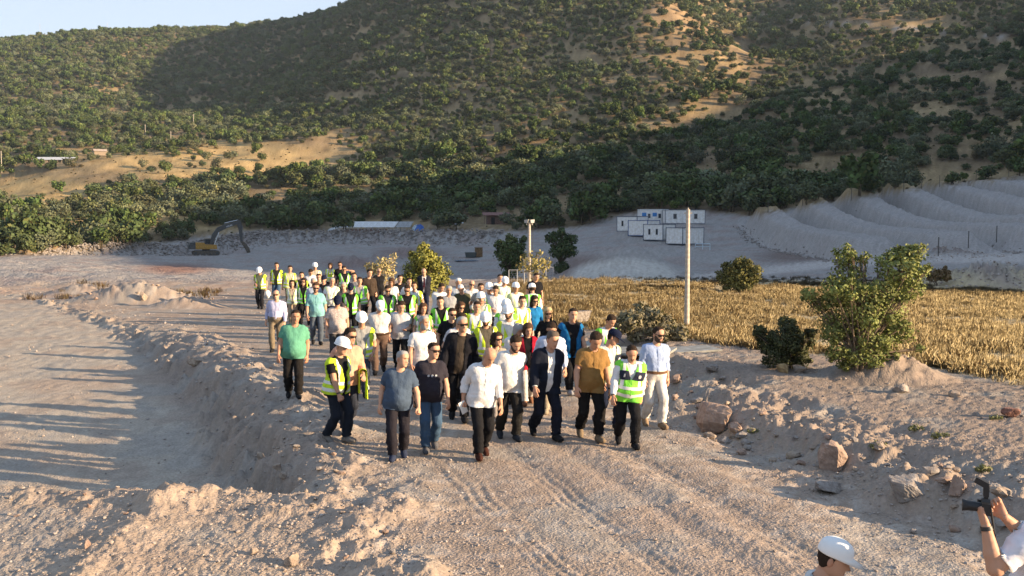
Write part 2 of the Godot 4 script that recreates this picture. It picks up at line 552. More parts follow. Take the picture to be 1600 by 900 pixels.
func build_terrain() -> void:
	noise("edge", FastNoiseLite.TYPE_SIMPLEX_SMOOTH, 0.45, 3, 10)
	noise("dirt", FastNoiseLite.TYPE_SIMPLEX_SMOOTH, 1.1, 4, 11)
	noise("clod", FastNoiseLite.TYPE_SIMPLEX_SMOOTH, 3.6, 3, 12)
	var cn := noise("cell", FastNoiseLite.TYPE_CELLULAR, 1.9, 2, 16)
	cn.cellular_return_type = FastNoiseLite.RETURN_DISTANCE
	noise("fine", FastNoiseLite.TYPE_SIMPLEX, 9.0, 2, 13)
	noise("patch", FastNoiseLite.TYPE_SIMPLEX_SMOOTH, 0.09, 3, 14)
	noise("hill", FastNoiseLite.TYPE_SIMPLEX_SMOOTH, 0.012, 4, 15)
	survey()
	solve_spline()
	for c in [[20, 405, 150], [150, 398, 168], [280, 386, 192], [400, 370, 214], [600, 366, 214], [780, 374, 196]]:
		rims.append(at(c[0], c[1], c[2]))
	for c in [[210, 468, 43, 3.6, 1.7, 0.95, 0.22], [130, 452, 48, 2.6, 1.6, 0.55, 0.22], [290, 476, 40.5, 2.0, 1.2, 0.45, 0.22], [1385, 602, 19.6, 1.5, 1.1, 0.55, 0.25], [1120, 470, 70, 0.1, 0.1, 0.0, 0.0],
			[975, 445, 74, 6.2, 6.5, 2.5, 0.05], [545, 412, 120, 5.0, 4.0, 1.6, 0.4], [590, 408, 128, 6.0, 4.0, 1.4, 0.4], [640, 400, 140, 8.0, 5.0, 1.8, 0.3], [1000, 420, 112, 16.0, 12.0, 2.4, 0.1], [1545, 470, 58, 5.0, 4.0, 1.3, 0.5], [1475, 392, 98, 6.0, 3.0, 1.3, 0.6], [1290, 900, 6.6, 1.5, 1.9, -0.45, 0.0]]:
		var p := at(c[0], c[1], c[2])
		mounds.append([p.x, p.z, c[3], c[4], c[5], c[6], 0.9 if c[2] < 60 else 0.3])
	for m in mounds:
		if m[1] > -64.0: mounds_near.append(m)
		if m[1] < -50.0: mounds_far.append(m)
	var flats_soon := []
	for c in [[322, 399, 190, 7.0], [1070, 383, 160, 3.4], [1030, 377, 164, 3.4], [1006, 370, 170, 3.4], [988, 363, 176, 3.4], [1068, 351, 190, 4.6], [1020, 350, 193, 3.6], [583, 364, 236, 12.0], [773, 351, 238, 6.0], [78, 275, 385, 14.0], [157, 262, 390, 6.0]]:
		var p := at(c[0], c[1], c[2])
		flats_soon.append([p.x, p.z, c[3], maxf(p.y, height(p.x, p.z) + 0.8) if c[2] > 300 else p.y])
	flats = flats_soon
	# rings of vertices that widen with distance
	var tans := PackedFloat32Array()
	for i in 26: tans.append(-(0.66 + pow(1.0 - i / 26.0, 2.0) * 5.0))
	for i in 501: tans.append(-0.62 + 1.24 * i / 500.0)
	for i in 26: tans.append(0.66 + pow((i + 1) / 26.0, 2.0) * 5.0)
	var ds := PackedFloat32Array()
	var d := 4.0
	while d < 62.0:
		ds.append(d)
		d *= 1.0078
	var cut1 := ds.size() - 1
	while d < 225.0:
		ds.append(d)
		d *= 1.0098
	var cut2 := ds.size() - 1
	while d < 1250.0:
		ds.append(d)
		d *= 1.016
	var nc := tans.size()
	var vs := PackedVector3Array()
	var cs := PackedColorArray()
	vs.resize(nc * ds.size())
	cs.resize(nc * ds.size())
	var o := 0
	for di in ds.size():
		for ti in nc:
			var t := tans[ti]
			var k := ds[di] / sqrt(1.0 + (t * t if absf(t) > 0.62 else 0.3844) * (1.0 if absf(t) > 0.62 else t * t / 0.3844))
			var x := t * k
			var z := -k
			var h := height(x, z)
			vs[o] = Vector3(x, h, z)
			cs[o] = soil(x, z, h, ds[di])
			o += 1
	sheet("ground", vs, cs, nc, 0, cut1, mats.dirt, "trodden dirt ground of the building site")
	sheet("quarry_ground", vs, cs, nc, cut1, cut2, mats.quarry, "grey levelled quarry ground in the valley")
	sheet("hillside", vs, cs, nc, cut2, ds.size() - 1, mats.hill, "dry grassy hillside behind the site")
	# ground under and behind the viewer
	var bs := PackedVector3Array()
	var bc := PackedColorArray()
	var xs := [-900.0, -400.0, -200.0, -100.0, -60.0, -30.0, -12.0, -6.0, -3.0, 0.0, 3.0, 6.0, 12.0, 30.0, 60.0, 100.0, 150.0, 200.0, 250.0, 300.0, 400.0, 900.0]
	for z in [300.0, 150.0, 80.0, 40.0, 10.0, 0.0]:
		for x in xs:
			bs.append(Vector3(x, broad(x, z) if absf(x) > 20.0 else 0.0, z))
			bc.append(Color(0.40, 0.32, 0.26))
	for x in xs:
		var zz := -maxf(absf(x) / 5.66, 0.0) if absf(x) > 22.0 else -4.0 / sqrt(1.0 + pow(x / 4.0, 2.0)) - 0.2
		bs.append(Vector3(x, height(x, zz) - 0.05, zz))
		bc.append(Color(0.40, 0.32, 0.26))
	sheet("rear_ground", bs, bc, xs.size(), 0, 6, mats.dirt, "dirt ground behind the viewpoint")

func sheet(called: String, vs: PackedVector3Array, cs: PackedColorArray, nc: int, r0: int, r1: int, mat: Material, label: String) -> void:
	var v := vs.slice(r0 * nc, (r1 + 1) * nc)
	var c := cs.slice(r0 * nc, (r1 + 1) * nc)
	var rows := r1 - r0
	var nrm := PackedVector3Array()
	nrm.resize(v.size())
	var idx := PackedInt32Array()
	idx.resize(rows * (nc - 1) * 6)
	var w := 0
	for r in rows + 1:
		for k in nc:
			var i := r * nc + k
			var a := v[i + 1] if k < nc - 1 else v[i]
			var b := v[i - 1] if k > 0 else v[i]
			var e := v[i + nc] if r < rows else v[i]
			var f := v[i - nc] if r > 0 else v[i]
			nrm[i] = (a - b).cross(e - f).normalized()
			if r < rows and k < nc - 1:
				idx[w] = i
				idx[w + 1] = i + nc
				idx[w + 2] = i + nc + 1
				idx[w + 3] = i
				idx[w + 4] = i + nc + 1
				idx[w + 5] = i + 1
				w += 6
	var arr := []
	arr.resize(Mesh.ARRAY_MAX)
	arr[Mesh.ARRAY_VERTEX] = v
	arr[Mesh.ARRAY_NORMAL] = nrm
	arr[Mesh.ARRAY_COLOR] = c
	arr[Mesh.ARRAY_INDEX] = idx
	var m := ArrayMesh.new()
	m.add_surface_from_arrays(Mesh.PRIMITIVE_TRIANGLES, arr)
	var o := put(called, m, mat, self)
	tag(o, label, "", "", "structure")

# ---------------------------------------------------------------- vegetation
func mesh_of(v: PackedVector3Array, n: PackedVector3Array, c: PackedColorArray, idx := PackedInt32Array()) -> ArrayMesh:
	var arr := []
	arr.resize(Mesh.ARRAY_MAX)
	arr[Mesh.ARRAY_VERTEX] = v
	arr[Mesh.ARRAY_NORMAL] = n
	if c.size() > 0: arr[Mesh.ARRAY_COLOR] = c
	if idx.size() > 0: arr[Mesh.ARRAY_INDEX] = idx
	var m := ArrayMesh.new()
	m.add_surface_from_arrays(Mesh.PRIMITIVE_TRIANGLES, arr)
	return m

# a crown of leaf clumps: lobes is a list of [centre, radius]; each leaf is a small bent quad
func crown_mesh(lobes: Array, leaves: int, size: float, base: Color, vary: float, r: RandomNumberGenerator, long := 1.5) -> ArrayMesh:
	var v := PackedVector3Array()
	var n := PackedVector3Array()
	var c := PackedColorArray()
	var total := 0.0
	for l in lobes: total += l[1] * l[1]
	for l in lobes:
		var cnt := int(leaves * l[1] * l[1] / total)
		var tone := 1.0 + r.randf_range(-vary, vary) * 0.6
		for i in cnt:
			var dir := Vector3(r.randfn(), r.randfn(), r.randfn()).normalized()
			var rad: float = l[1] * (1.0 - 0.55 * pow(r.randf(), 1.5)) * (0.8 + 0.38 * r.randf())
			var p: Vector3 = l[0] + dir * rad * Vector3(1, 0.86, 1)
			var up := (dir + Vector3(r.randfn(), r.randfn(), r.randfn()) * 0.75).normalized()
			var a := up.cross(Vector3(r.randfn(), r.randfn(), r.randfn())).normalized()
			var b := up.cross(a)
			var s := size * r.randf_range(0.6, 1.25)
			var k := base * (tone * (1.0 + r.randf_range(-vary, vary)))
			if r.randf() < 0.12: k = k.lerp(Color(0.16, 0.15, 0.05), 0.5)
			var q := [p - a * s * 0.5 * long, p + b * s * 0.5, p + a * s * 0.5 * long, p - b * s * 0.5]
			for j in [0, 1, 2, 0, 2, 3]:
				v.append(q[j])
				n.append((up + dir * 0.6).normalized())
				c.append(Color(k.r, k.g, k.b))
	return mesh_of(v, n, c)

func limb(v: PackedVector3Array, n: PackedVector3Array, c: PackedColorArray, a: Vector3, b: Vector3, ra: float, rb: float, col: Color, sides := 6) -> void:
	var ax := (b - a).normalized()
	var u := ax.cross(Vector3(0.31, 0.2, 0.93)).normalized()
	var w := ax.cross(u)
	for i in sides:
		var t0 := TAU * i / sides
		var t1 := TAU * (i + 1) / sides
		var d0 := u * cos(t0) + w * sin(t0)
		var d1 := u * cos(t1) + w * sin(t1)
		for q in [[a, d0, ra], [b, d0, rb], [b, d1, rb], [a, d0, ra], [b, d1, rb], [a, d1, ra]]:
			v.append(q[0] + q[1] * q[2])
			n.append(q[1])
			c.append(col)

func trunk_mesh(lobes: Array, foot_r: float, col: Color, r: RandomNumberGenerator, fork := 0.3, stems := 1) -> ArrayMesh:
	var v := PackedVector3Array()
	var n := PackedVector3Array()
	var c := PackedColorArray()
	for s in stems:
		var root := Vector3(r.randf_range(-1, 1), 0, r.randf_range(-1, 1)) * (0.0 if stems == 1 else foot_r * 2.2)
		var top: Vector3 = lobes[0][0] * fork + root * 1.5
		var mid: Vector3 = root.lerp(top, 0.5) + Vector3(r.randf_range(-1, 1), 0, r.randf_range(-1, 1)) * foot_r
		limb(v, n, c, root - Vector3(0, 0.25, 0), mid, foot_r * 1.2, foot_r * 0.9, col)
		limb(v, n, c, mid, top, foot_r * 0.9, foot_r * 0.75, col)
		var k := 0
		for l in lobes:
			k += 1
			if k % stems != s: continue
			var e: Vector3 = l[0]
			var m2: Vector3 = top.lerp(e, 0.5) + Vector3(r.randfn(), r.randfn() * 0.5, r.randfn()) * 0.1 * l[1]
			limb(v, n, c, top, m2, foot_r * 0.5, foot_r * 0.33, col, 5)
			limb(v, n, c, m2, e, foot_r * 0.33, foot_r * 0.12, col, 5)
			for j in 4:
				var d: Vector3 = Vector3(r.randfn(), absf(r.randfn()), r.randfn()).normalized() * l[1] * 0.8
				limb(v, n, c, m2.lerp(e, 0.6), e + d, foot_r * 0.16, foot_r * 0.04, col, 3)
	return mesh_of(v, n, c)

func leaf_mat(called: String, rough := 0.75, back := 0.25) -> StandardMaterial3D:
	if not mats.has(called):
		var m := StandardMaterial3D.new()
		m.vertex_color_use_as_albedo = true
		m.roughness = rough
		m.metallic_specular = 0.25
		m.cull_mode = BaseMaterial3D.CULL_DISABLED
		m.backlight_enabled = true
		m.backlight = Color(back * 0.8, back, back * 0.4) if called != "straw" else Color(0.42, 0.32, 0.17)
		mats[called] = m
	return mats[called]

func bush_lobes(r: RandomNumberGenerator, h: float, w: float, count: int) -> Array:
	var lobes := [[Vector3(0, h * 0.58, 0), w * 0.36]]
	for i in count:
		var a := r.randf() * TAU
		var q := r.randf_range(0.25, 0.62) * w * 0.55
		var y := h * r.randf_range(0.3, 0.8)
		lobes.append([Vector3(cos(a) * q, y, sin(a) * q), minf(w * r.randf_range(0.17, 0.28), y * 0.75)])
	return lobes

var singles := []
var bushes := []           # [crown mesh, trunk mesh] per variant

func make_bushes() -> void:
	var r := RandomNumberGenerator.new()
	r.seed = 91
	var kinds := [[Color(0.058, 0.082, 0.030), 3.6, 4.2], [Color(0.070, 0.090, 0.036), 3.2, 3.4], [Color(0.085, 0.102, 0.052), 3.4, 3.8], [Color(0.105, 0.120, 0.070), 3.0, 3.9], [Color(0.062, 0.092, 0.028), 4.4, 3.6], [Color(0.12, 0.10, 0.05), 1.4, 2.0]]
	for k in kinds:
		for j in 2:
			var lobes := bush_lobes(r, k[1], k[2], 9)
			bushes.append([crown_mesh(lobes, 620, 0.36 * k[1] / 3.4, k[0], 0.28, r, 1.3), trunk_mesh(lobes, 0.10, Color(0.10, 0.075, 0.05), r, 0.35, 2)])

var bare := [[772, 364, 55, 20], [80, 284, 90, 18], [158, 268, 30, 14], [230, 266, 125, 34], [400, 250, 120, 32], [500, 240, 60, 24], [50, 300, 120, 34], [150, 357, 190, 17], [340, 364, 130, 9], [440, 306, 70, 9], [240, 392, 30, 8], [430, 300, 40, 6], [540, 300, 40, 6], [1085, 195, 34, 20], [1040, 25, 40, 20], [1100, 265, 40, 8], [1010, 262, 35, 6],
	[900, 90, 40, 8], [620, 120, 60, 8], [1330, 270, 90, 18], [1250, 280, 60, 18], [1480, 120, 120, 14], [1400, 40, 160, 12], [1500, 270, 100, 18], [1160, 80, 20, 24], [560, 150, 70, 6], [330, 165, 90, 5], [180, 180, 90, 5], [880, 330, 20, 30], [100, 275, 90, 12], [300, 215, 60, 6],
	[1480, 175, 90, 12], [1300, 160, 60, 8], [1560, 225, 40, 10]]
var lush := [[290, 312, 210, 18, 1.0], [640, 320, 260, 32, 1.0], [180, 392, 260, 14, 1.0], [480, 345, 120, 14, 1.0], [860, 260, 180, 70, 0.95], [1010, 290, 140, 40, 0.9], [700, 110, 240, 60, 0.72], [200, 120, 240, 50, 0.75], [1000, 130, 120, 70, 0.75], [1200, 240, 120, 22, 0.9], [1420, 195, 130, 22, 0.8], [60, 370, 80, 25, 1.0], [900, 330, 120, 26, 0.95], [1130, 290, 60, 20, 0.6], [980, 320, 60, 14, 0.8]]

func bush_density(p: Vector2, x: float, z: float) -> float:
	var n: float = nz.hill.get_noise_2d(x * 3.0 + 90.0, z * 3.0)
	var f := 0.72 + 0.6 * n + (0.22 if p.y < 200.0 and p.x < 1000.0 else 0.0)
	for l in lush:
		f = maxf(f, ell(p, l[0], l[1], l[2], l[3]) * l[4] * (0.85 + 0.5 * n))
	for b in bare:
		f *= 1.0 - 0.93 * minf(1.0, ell(p, b[0], b[1], b[2], b[3]) * 1.5)
	return f

func too_close(x: float, z: float) -> bool:
	for f in flats:
		if absf(x - f[0]) < f[2] * 1.1 + 1.5 and absf(z - f[1]) < f[2] * 0.9 + 1.5: return true
	return false

func build_hill_plants() -> void:
	make_bushes()
	var r := RandomNumberGenerator.new()
	r.seed = 77
	var spots := []
	var small := []
	var z := -118.0
	while z > -1150.0:
		var d := -z
		var step := 3.2 if d < 330.0 else (3.3 if d < 520.0 else 4.3)
		var x := -0.60 * d
		var xe := 0.60 * d
		while x < xe:
			x += step
			var px := x + r.randf_range(-1.5, 1.5)
			var pz := z + r.randf_range(-1.5, 1.5)
			var g := ground(px, pz)
			var p := project(g)
			if p.x < -60.0 or p.x > 1660.0 or p.y < -30.0: continue
			var edge := hill_edge(p.x)
			if p.y > edge - 1.0: continue
			if p.x < 420.0 and p.y > 352.0 and d < 165.0 and p.x > 330.0: continue
			if too_close(px, pz): continue
			var f := bush_density(p, px, pz)
			if r.randf() * 1.15 > f:
				if r.randf() < 0.22: small.append(g)
				continue
			spots.append([g, p, d])
		z -= step * (1.0 if d < 330.0 else 1.1)
	# what shows largest: nearest first
	spots.sort_custom(func(a, b): return a[2] < b[2])
	var many := []
	for i in bushes.size(): many.append([])
	var made := 0
	for s in spots:
		var g: Vector3 = s[0]
		var p: Vector2 = s[1]
		var n: float = nz.hill.get_noise_2d(g.x * 4.0 - 200.0, g.z * 4.0) + r.randf_range(-0.25, 0.25)
		var k := 0
		if n > 0.22: k = 3
		elif n > 0.08: k = 2
		elif n > -0.08: k = 1
		elif n < -0.3: k = 4
		if r.randf() < 0.1: k = 5
		if p.x < 420.0 and p.y > 318.0 and p.y < 350.0 and r.randf() < 0.7: k = 3
		var vi := k * 2 + r.randi() % 2
		var sc := r.randf_range(0.5, 1.3) * (1.5 if p.y > 240.0 and bush_density(p, g.x, g.z) > 0.75 else (1.4 if s[2] > 520.0 else 1.02))
		var b := Basis(Vector3.UP, r.randf() * TAU).scaled(Vector3(sc * r.randf_range(0.85, 1.2), sc * r.randf_range(0.8, 1.15), sc * r.randf_range(0.85, 1.2)))
		var xf := Transform3D(b, g - Vector3(0, 0.15, 0))
		if made < 300 and p.x > 0.0 and p.x < 1600.0 and sc > 0.62:
			made += 1
			var kind: Array = [["evergreen_oak", "dark evergreen oak"], ["evergreen_oak", "rounded green oak"], ["wild_olive", "grey green wild olive"], ["wild_olive", "pale silvery olive"], ["evergreen_oak", "tall dark green oak"], ["scrub_bush", "low brown scrub"]][k]
			var part_of := "at left valley edge" if p.x < 200.0 else ("behind the excavator" if p.x < 430.0 else ("behind the white shed roof" if p.x < 650.0 else ("round the red roofed hut" if p.x < 900.0 else ("behind the white cabins" if p.x < 1130.0 else "above the heaps of spoil"))))
			var tall := "large" if sc > 1.15 else ("middling" if sc > 0.85 else "small")
			var t := thing(kind[0], "%s %s %s, %s" % [tall, kind[1], part_of, "lower row" if p.y > hill_edge(p.x) - 14.0 else "higher row"], "tree" if k < 5 else "bush", Vector3.ZERO, 0.0, "trees and bushes at the foot of the hill")
			t.transform = xf
			singles.append([t, p.x])
			put("crown", bushes[vi][0], leaf_mat("leaf"), t)
			put("trunk", bushes[vi][1], leaf_mat("leaf"), t)
		else:
			many[vi].append(xf)
	# tell the alike ones apart by their order from the left
	singles.sort_custom(func(a, b): return a[1] < b[1])
	var alike := {}
	for e in singles:
		var l: String = e[0].get_meta("label")
		if not alike.has(l): alike[l] = []
		alike[l].append(e[0])
	var nth := ["leftmost", "second from left", "third from left", "fourth from left", "fifth from left", "sixth from left", "seventh from left", "eighth from left", "ninth from left", "tenth from left", "eleventh from left", "twelfth from left", "thirteenth from left", "fourteenth from left", "fifteenth from left"]
	for l in alike:
		if alike[l].size() < 2: continue
		for i in alike[l].size():
			alike[l][i].set_meta("label", l + ", " + (nth[i] if i < nth.size() else "towards the right"))
	print("bushes ", spots.size(), " single ", made)
	for g in small:
		var sc := r.randf_range(0.22, 0.55)
		many[10 + r.randi() % 2].append(Transform3D(Basis(Vector3.UP, r.randf() * TAU).scaled(Vector3(sc, sc * 0.8, sc)), g - Vector3(0, 0.05, 0)))
	for i in many.size():
		if many[i].is_empty(): continue
		var mm := MultiMesh.new()
		mm.transform_format = MultiMesh.TRANSFORM_3D
		mm.use_colors = true
		mm.mesh = bushes[i][0]
		mm.instance_count = many[i].size()
		for j in many[i].size():
			mm.set_instance_transform(j, many[i][j])
			var tn := r.randf_range(0.6, 1.45)
			mm.set_instance_color(j, Color(tn * r.randf_range(0.92, 1.12), tn, tn * r.randf_range(0.85, 1.1)))
		var o := MultiMeshInstance3D.new()
		o.name = numbered("hillside_scrub")
		o.multimesh = mm
		o.material_override = leaf_mat("leaf")
		add_child(o)
		tag(o, "scattered oak and olive scrub covering the upper hillside", "scrub", "scrub on the upper hillside", "stuff")

# ---------------------------------------------------------------- things on the site
func box(w: float, h: float, d: float) -> Mesh:
	var k := "box %.3f %.3f %.3f" % [w, h, d]
	if not mats.has(k):
		var b := BoxMesh.new()
		b.size = Vector3(w, h, d)
		mats[k] = b
	return mats[k]

func tube(r0: float, r1: float, h: float, sides := 12) -> Mesh:
	var c := CylinderMesh.new()
	c.bottom_radius = r0
	c.top_radius = r1
	c.height = h
	c.radial_segments = sides
	c.rings = 1
	return c

func pos(x: float, y: float, z: float, b := Basis.IDENTITY) -> Transform3D:
	return Transform3D(b, Vector3(x, y, z))

# an outline in the x-y plane given a width along z
func prism(poly: PackedVector2Array, width: float) -> ArrayMesh:
	var st := SurfaceTool.new()
	st.begin(Mesh.PRIMITIVE_TRIANGLES)
	st.set_smooth_group(-1)
	if not Geometry2D.is_polygon_clockwise(poly): poly.reverse()
	var tri := Geometry2D.triangulate_polygon(poly)
	var w := width * 0.5
	for i in range(0, tri.size(), 3):
		for k in [0, 1, 2]: st.add_vertex(Vector3(poly[tri[i + k]].x, poly[tri[i + k]].y, w))
		for k in [0, 2, 1]: st.add_vertex(Vector3(poly[tri[i + k]].x, poly[tri[i + k]].y, -w))
	for i in poly.size():
		var a := poly[i]
		var b := poly[(i + 1) % poly.size()]
		for q in [[a, w], [a, -w], [b, -w], [a, w], [b, -w], [b, w]]: st.add_vertex(Vector3(q[0].x, q[0].y, q[1]))
	st.generate_normals()
	return st.commit()

func rod(a: Vector3, b: Vector3, r: float) -> ArrayMesh:
	var v := PackedVector3Array()
	var n := PackedVector3Array()
	var c := PackedColorArray()
	limb(v, n, c, a, b, r, r, Color.WHITE, 7)
	c.clear()
	return mesh_of(v, n, c)

func worn(called: String, c: Color, rough := 0.7, metal := 0.0, amount := 0.3, scale := 0.6) -> StandardMaterial3D:
	# painted or cast surface with blotches of dirt in its colour
	if not mats.has(called):
		var m := StandardMaterial3D.new()
		m.albedo_color = c.linear_to_srgb()
		var k := 1.0 - amount
		m.albedo_texture = noise_tex(fresh(FastNoiseLite.TYPE_SIMPLEX_SMOOTH, 0.02, 5, called.length() + 7), Color(k, k * 0.97, k * 0.92), Color.WHITE, 256)
		m.uv1_triplanar = true
		m.uv1_scale = Vector3.ONE * scale
		m.roughness = rough
		m.metallic = metal
		mats[called] = m
	return mats[called]

func build_site() -> void:
	excavator()
	cabins()
	sheds()
	poles_and_fences()

func excavator() -> void:
	var yel := worn("machine yellow", Color(0.56, 0.30, 0.035), 0.5, 0.0, 0.35)
	var grey := worn("machine grey", Color(0.075, 0.08, 0.085), 0.55, 0.1, 0.35)
	var steel := worn("dusty steel", Color(0.16, 0.135, 0.11), 0.8, 0.2, 0.4)
	var p := Vector3(flats[0][0], flats[0][3], flats[0][1])
	var t := thing("excavator", "yellow and grey tracked excavator with its bucket resting on quarry ground", "excavator", p, 0.42)
	for s in [-1.0, 1.0]:
		var loop := PackedVector2Array()
		for i in 9: loop.append(Vector2(2.0, 0.48) + Vector2(cos(-PI / 2 + PI * i / 8), sin(-PI / 2 + PI * i / 8)) * 0.46)
		for i in 9: loop.append(Vector2(-2.1, 0.48) + Vector2(cos(PI / 2 + PI * i / 8), sin(PI / 2 + PI * i / 8)) * 0.46)
		var tr := put("track", prism(loop, 0.6), steel, t, pos(0, 0, s * 1.25))
		for i in 7:
			put("roller", tube(0.3 if i in [0, 6] else 0.17, 0.3 if i in [0, 6] else 0.17, 0.7, 14), grey, tr, Transform3D(Basis(Vector3.RIGHT, PI / 2), Vector3(-2.1 + 4.1 * i / 6.0, 0.48 if i in [0, 6] else 0.28, 0)))
		for i in 15:
			put("track_shoe", box(0.2, 0.05, 0.64), grey, tr, pos(-2.0 + 4.0 * i / 14.0, 0.955, 0))
	put("undercarriage", box(2.6, 0.5, 2.0), grey, t, pos(0, 0.75, 0))
	put("turntable", tube(0.75, 0.75, 0.25, 20), grey, t, pos(0, 1.1, 0))
	put("counterweight", prism(PackedVector2Array([Vector2(-3.2, 1.3), Vector2(-3.35, 1.8), Vector2(-3.1, 2.55), Vector2(-2.1, 2.65), Vector2(-2.1, 1.22)]), 2.8), grey, t)
	var house := put("house", prism(PackedVector2Array([Vector2(-2.08, 1.22), Vector2(-2.08, 2.6), Vector2(-0.4, 2.5), Vector2(-0.3, 2.2), Vector2(1.9, 2.1), Vector2(2.0, 1.25)]), 2.75), yel, t)
	for i in 4: put("side_door", box(0.75, 0.75, 0.04), yel, house, pos(-1.6 + i * 0.86, 1.68, 1.39))
	put("handrail", rod(Vector3(-1.9, 2.9, 1.3), Vector3(-0.4, 2.9, 1.3), 0.03), grey, house)
	var cab := put("cab", prism(PackedVector2Array([Vector2(0.1, 2.15), Vector2(0.1, 3.15), Vector2(0.3, 3.3), Vector2(1.4, 3.28), Vector2(1.85, 2.6), Vector2(1.85, 2.12)]), 1.1), grey, t, pos(-0.25, 0, -0.75))
	var glass := plain("cab glass", Color(0.02, 0.028, 0.035), 0.08)
	put("side_window", prism(PackedVector2Array([Vector2(0.25, 2.4), Vector2(0.25, 3.08), Vector2(1.3, 3.12), Vector2(1.66, 2.6), Vector2(1.66, 2.4)]), 1.13), glass, cab)
	put("roof", box(1.35, 0.08, 1.15), worn("dusty cream", Color(0.45, 0.38, 0.28)), cab, pos(0.85, 3.33, 0))
	var boom := put("boom", prism(PackedVector2Array([Vector2(0.7, 2.0), Vector2(1.15, 4.1), Vector2(2.2, 5.5), Vector2(3.9, 6.2), Vector2(6.3, 6.75), Vector2(6.5, 6.5), Vector2(6.2, 6.15), Vector2(4.0, 5.35), Vector2(2.7, 4.7), Vector2(1.75, 3.4), Vector2(1.25, 2.0)]), 0.55), grey, t, pos(0, 0, 0.1))
	var tm := TextMesh.new()
	tm.text = "VOLVO"
	tm.font_size = 32
	tm.pixel_size = 0.0115
	tm.depth = 0.02
	put("lettering", tm, plain("sign white", Color(0.7, 0.7, 0.7)), boom, Transform3D(Basis(Vector3.BACK, 0.31), Vector3(4.5, 5.83, 0.285)))
	put("boom_cylinder", rod(Vector3(1.5, 1.9, 0.45), Vector3(2.5, 4.6, 0.45), 0.1), plain("chrome", Color(0.5, 0.5, 0.5), 0.25, 0.9), t)
	put("boom_cylinder", rod(Vector3(1.5, 1.9, -0.25), Vector3(2.5, 4.6, -0.25), 0.1), mats.chrome, t)
	put("stick_cylinder", rod(Vector3(3.6, 6.35, 0.1), Vector3(6.3, 7.0, 0.1), 0.09), mats.chrome, t)
	put("stick", prism(PackedVector2Array([Vector2(6.1, 7.05), Vector2(6.7, 6.9), Vector2(7.05, 5.7), Vector2(7.05, 2.6), Vector2(6.7, 2.55), Vector2(6.35, 5.0), Vector2(6.0, 6.4)]), 0.42), grey, t, pos(0, 0, 0.1))
	put("bucket_cylinder", rod(Vector3(7.1, 5.8, 0.1), Vector3(7.45, 3.2, 0.1), 0.07), mats.chrome, t)
	var bucket := put("bucket", prism(PackedVector2Array([Vector2(6.7, 2.7), Vector2(7.15, 2.75), Vector2(7.75, 2.2), Vector2(8.3, 1.2), Vector2(8.55, 0.25), Vector2(8.15, 0.1), Vector2(7.75, 0.9), Vector2(7.2, 1.9)]), 1.3), steel, t, pos(0, 0, 0.1))
	for i in 5: put("tooth", prism(PackedVector2Array([Vector2(8.15, 0.12), Vector2(8.52, 0.25), Vector2(8.4, -0.12)]), 0.12), grey, bucket, pos(0, 0, -0.52 + i * 0.26))

func cabin(flat: int, length: float, width: float, turn: float, label: String, windows: Array, frame: Color, long_side_windows := true, signs := []) -> void:
	var f: Array = flats[flat]
	var t := thing("site_cabin", label, "cabin", Vector3(f[0], f[3] + 0.12, f[1]), turn, "white prefabricated cabins")
	var h := 2.75
	length *= 1.12
	width *= 1.12
	var white := worn("cabin white", Color(0.74, 0.75, 0.76), 0.6, 0.0, 0.12, 0.3)
	var dark := plain("cabin frame %s" % frame, frame, 0.5)
	var glass := plain("window glass", Color(0.025, 0.03, 0.04), 0.1)
	var n := int(round(length / 1.15))
	for i in n:
		for s in [-1.0, 1.0]:
			put("wall_panel", box(length / n - 0.03, h - 0.24, 0.06), white, t, pos(-length / 2 + length / n * (i + 0.5), h / 2 + 0.06, s * (width / 2 - 0.04)))
	for i in 2:
		for s in [-1.0, 1.0]:
			put("wall_panel", box(0.06, h - 0.24, width / 2 - 0.06), white, t, pos(s * (length / 2 - 0.04), h / 2 + 0.06, (i - 0.5) * (width / 2 - 0.03)))
	for sx in [-1.0, 1.0]:
		for sz in [-1.0, 1.0]:
			put("corner_post", box(0.10, h + 0.1, 0.10), dark, t, pos(sx * length / 2, h / 2 + 0.05, sz * width / 2))
		put("roof_rail", box(0.12, 0.10, width - 0.10), dark, t, pos(sx * length / 2, h + 0.02, 0))
		put("floor_rail", box(0.12, 0.10, width - 0.10), dark, t, pos(sx * length / 2, 0.1, 0))
		put("roof_rail", box(length - 0.10, 0.10, 0.10), dark, t, pos(0, h + 0.02, sx * width / 2))
		put("floor_rail", box(length - 0.10, 0.10, 0.10), dark, t, pos(0, 0.1, sx * width / 2))
	put("roof", box(length - 0.12, 0.06, width - 0.12), worn("cabin roof", Color(0.27, 0.30, 0.35), 0.6, 0.0, 0.25, 0.4), t, pos(0, h + 0.03, 0))
	for x in windows:
		var w: MeshInstance3D
		if long_side_windows:
			w = put("window", box(0.66, 1.0, 0.05), dark, t, pos(x, 1.5, width / 2))
			put("pane", box(0.54, 0.86, 0.03), glass, w, pos(0, 0, 0.02))
		else:
			w = put("window", box(0.05, 1.0, 0.5), dark, t, pos(-length / 2, 1.5, x))
			put("pane", box(0.03, 0.86, 0.40), glass, w, pos(-0.02, 0, 0))
	for x in signs:
		put("blue_sign", box(0.85, 0.75, 0.03), plain("sign blue", Color(0.02, 0.16, 0.42), 0.5), t, pos(x, 1.75, width / 2 + 0.02))

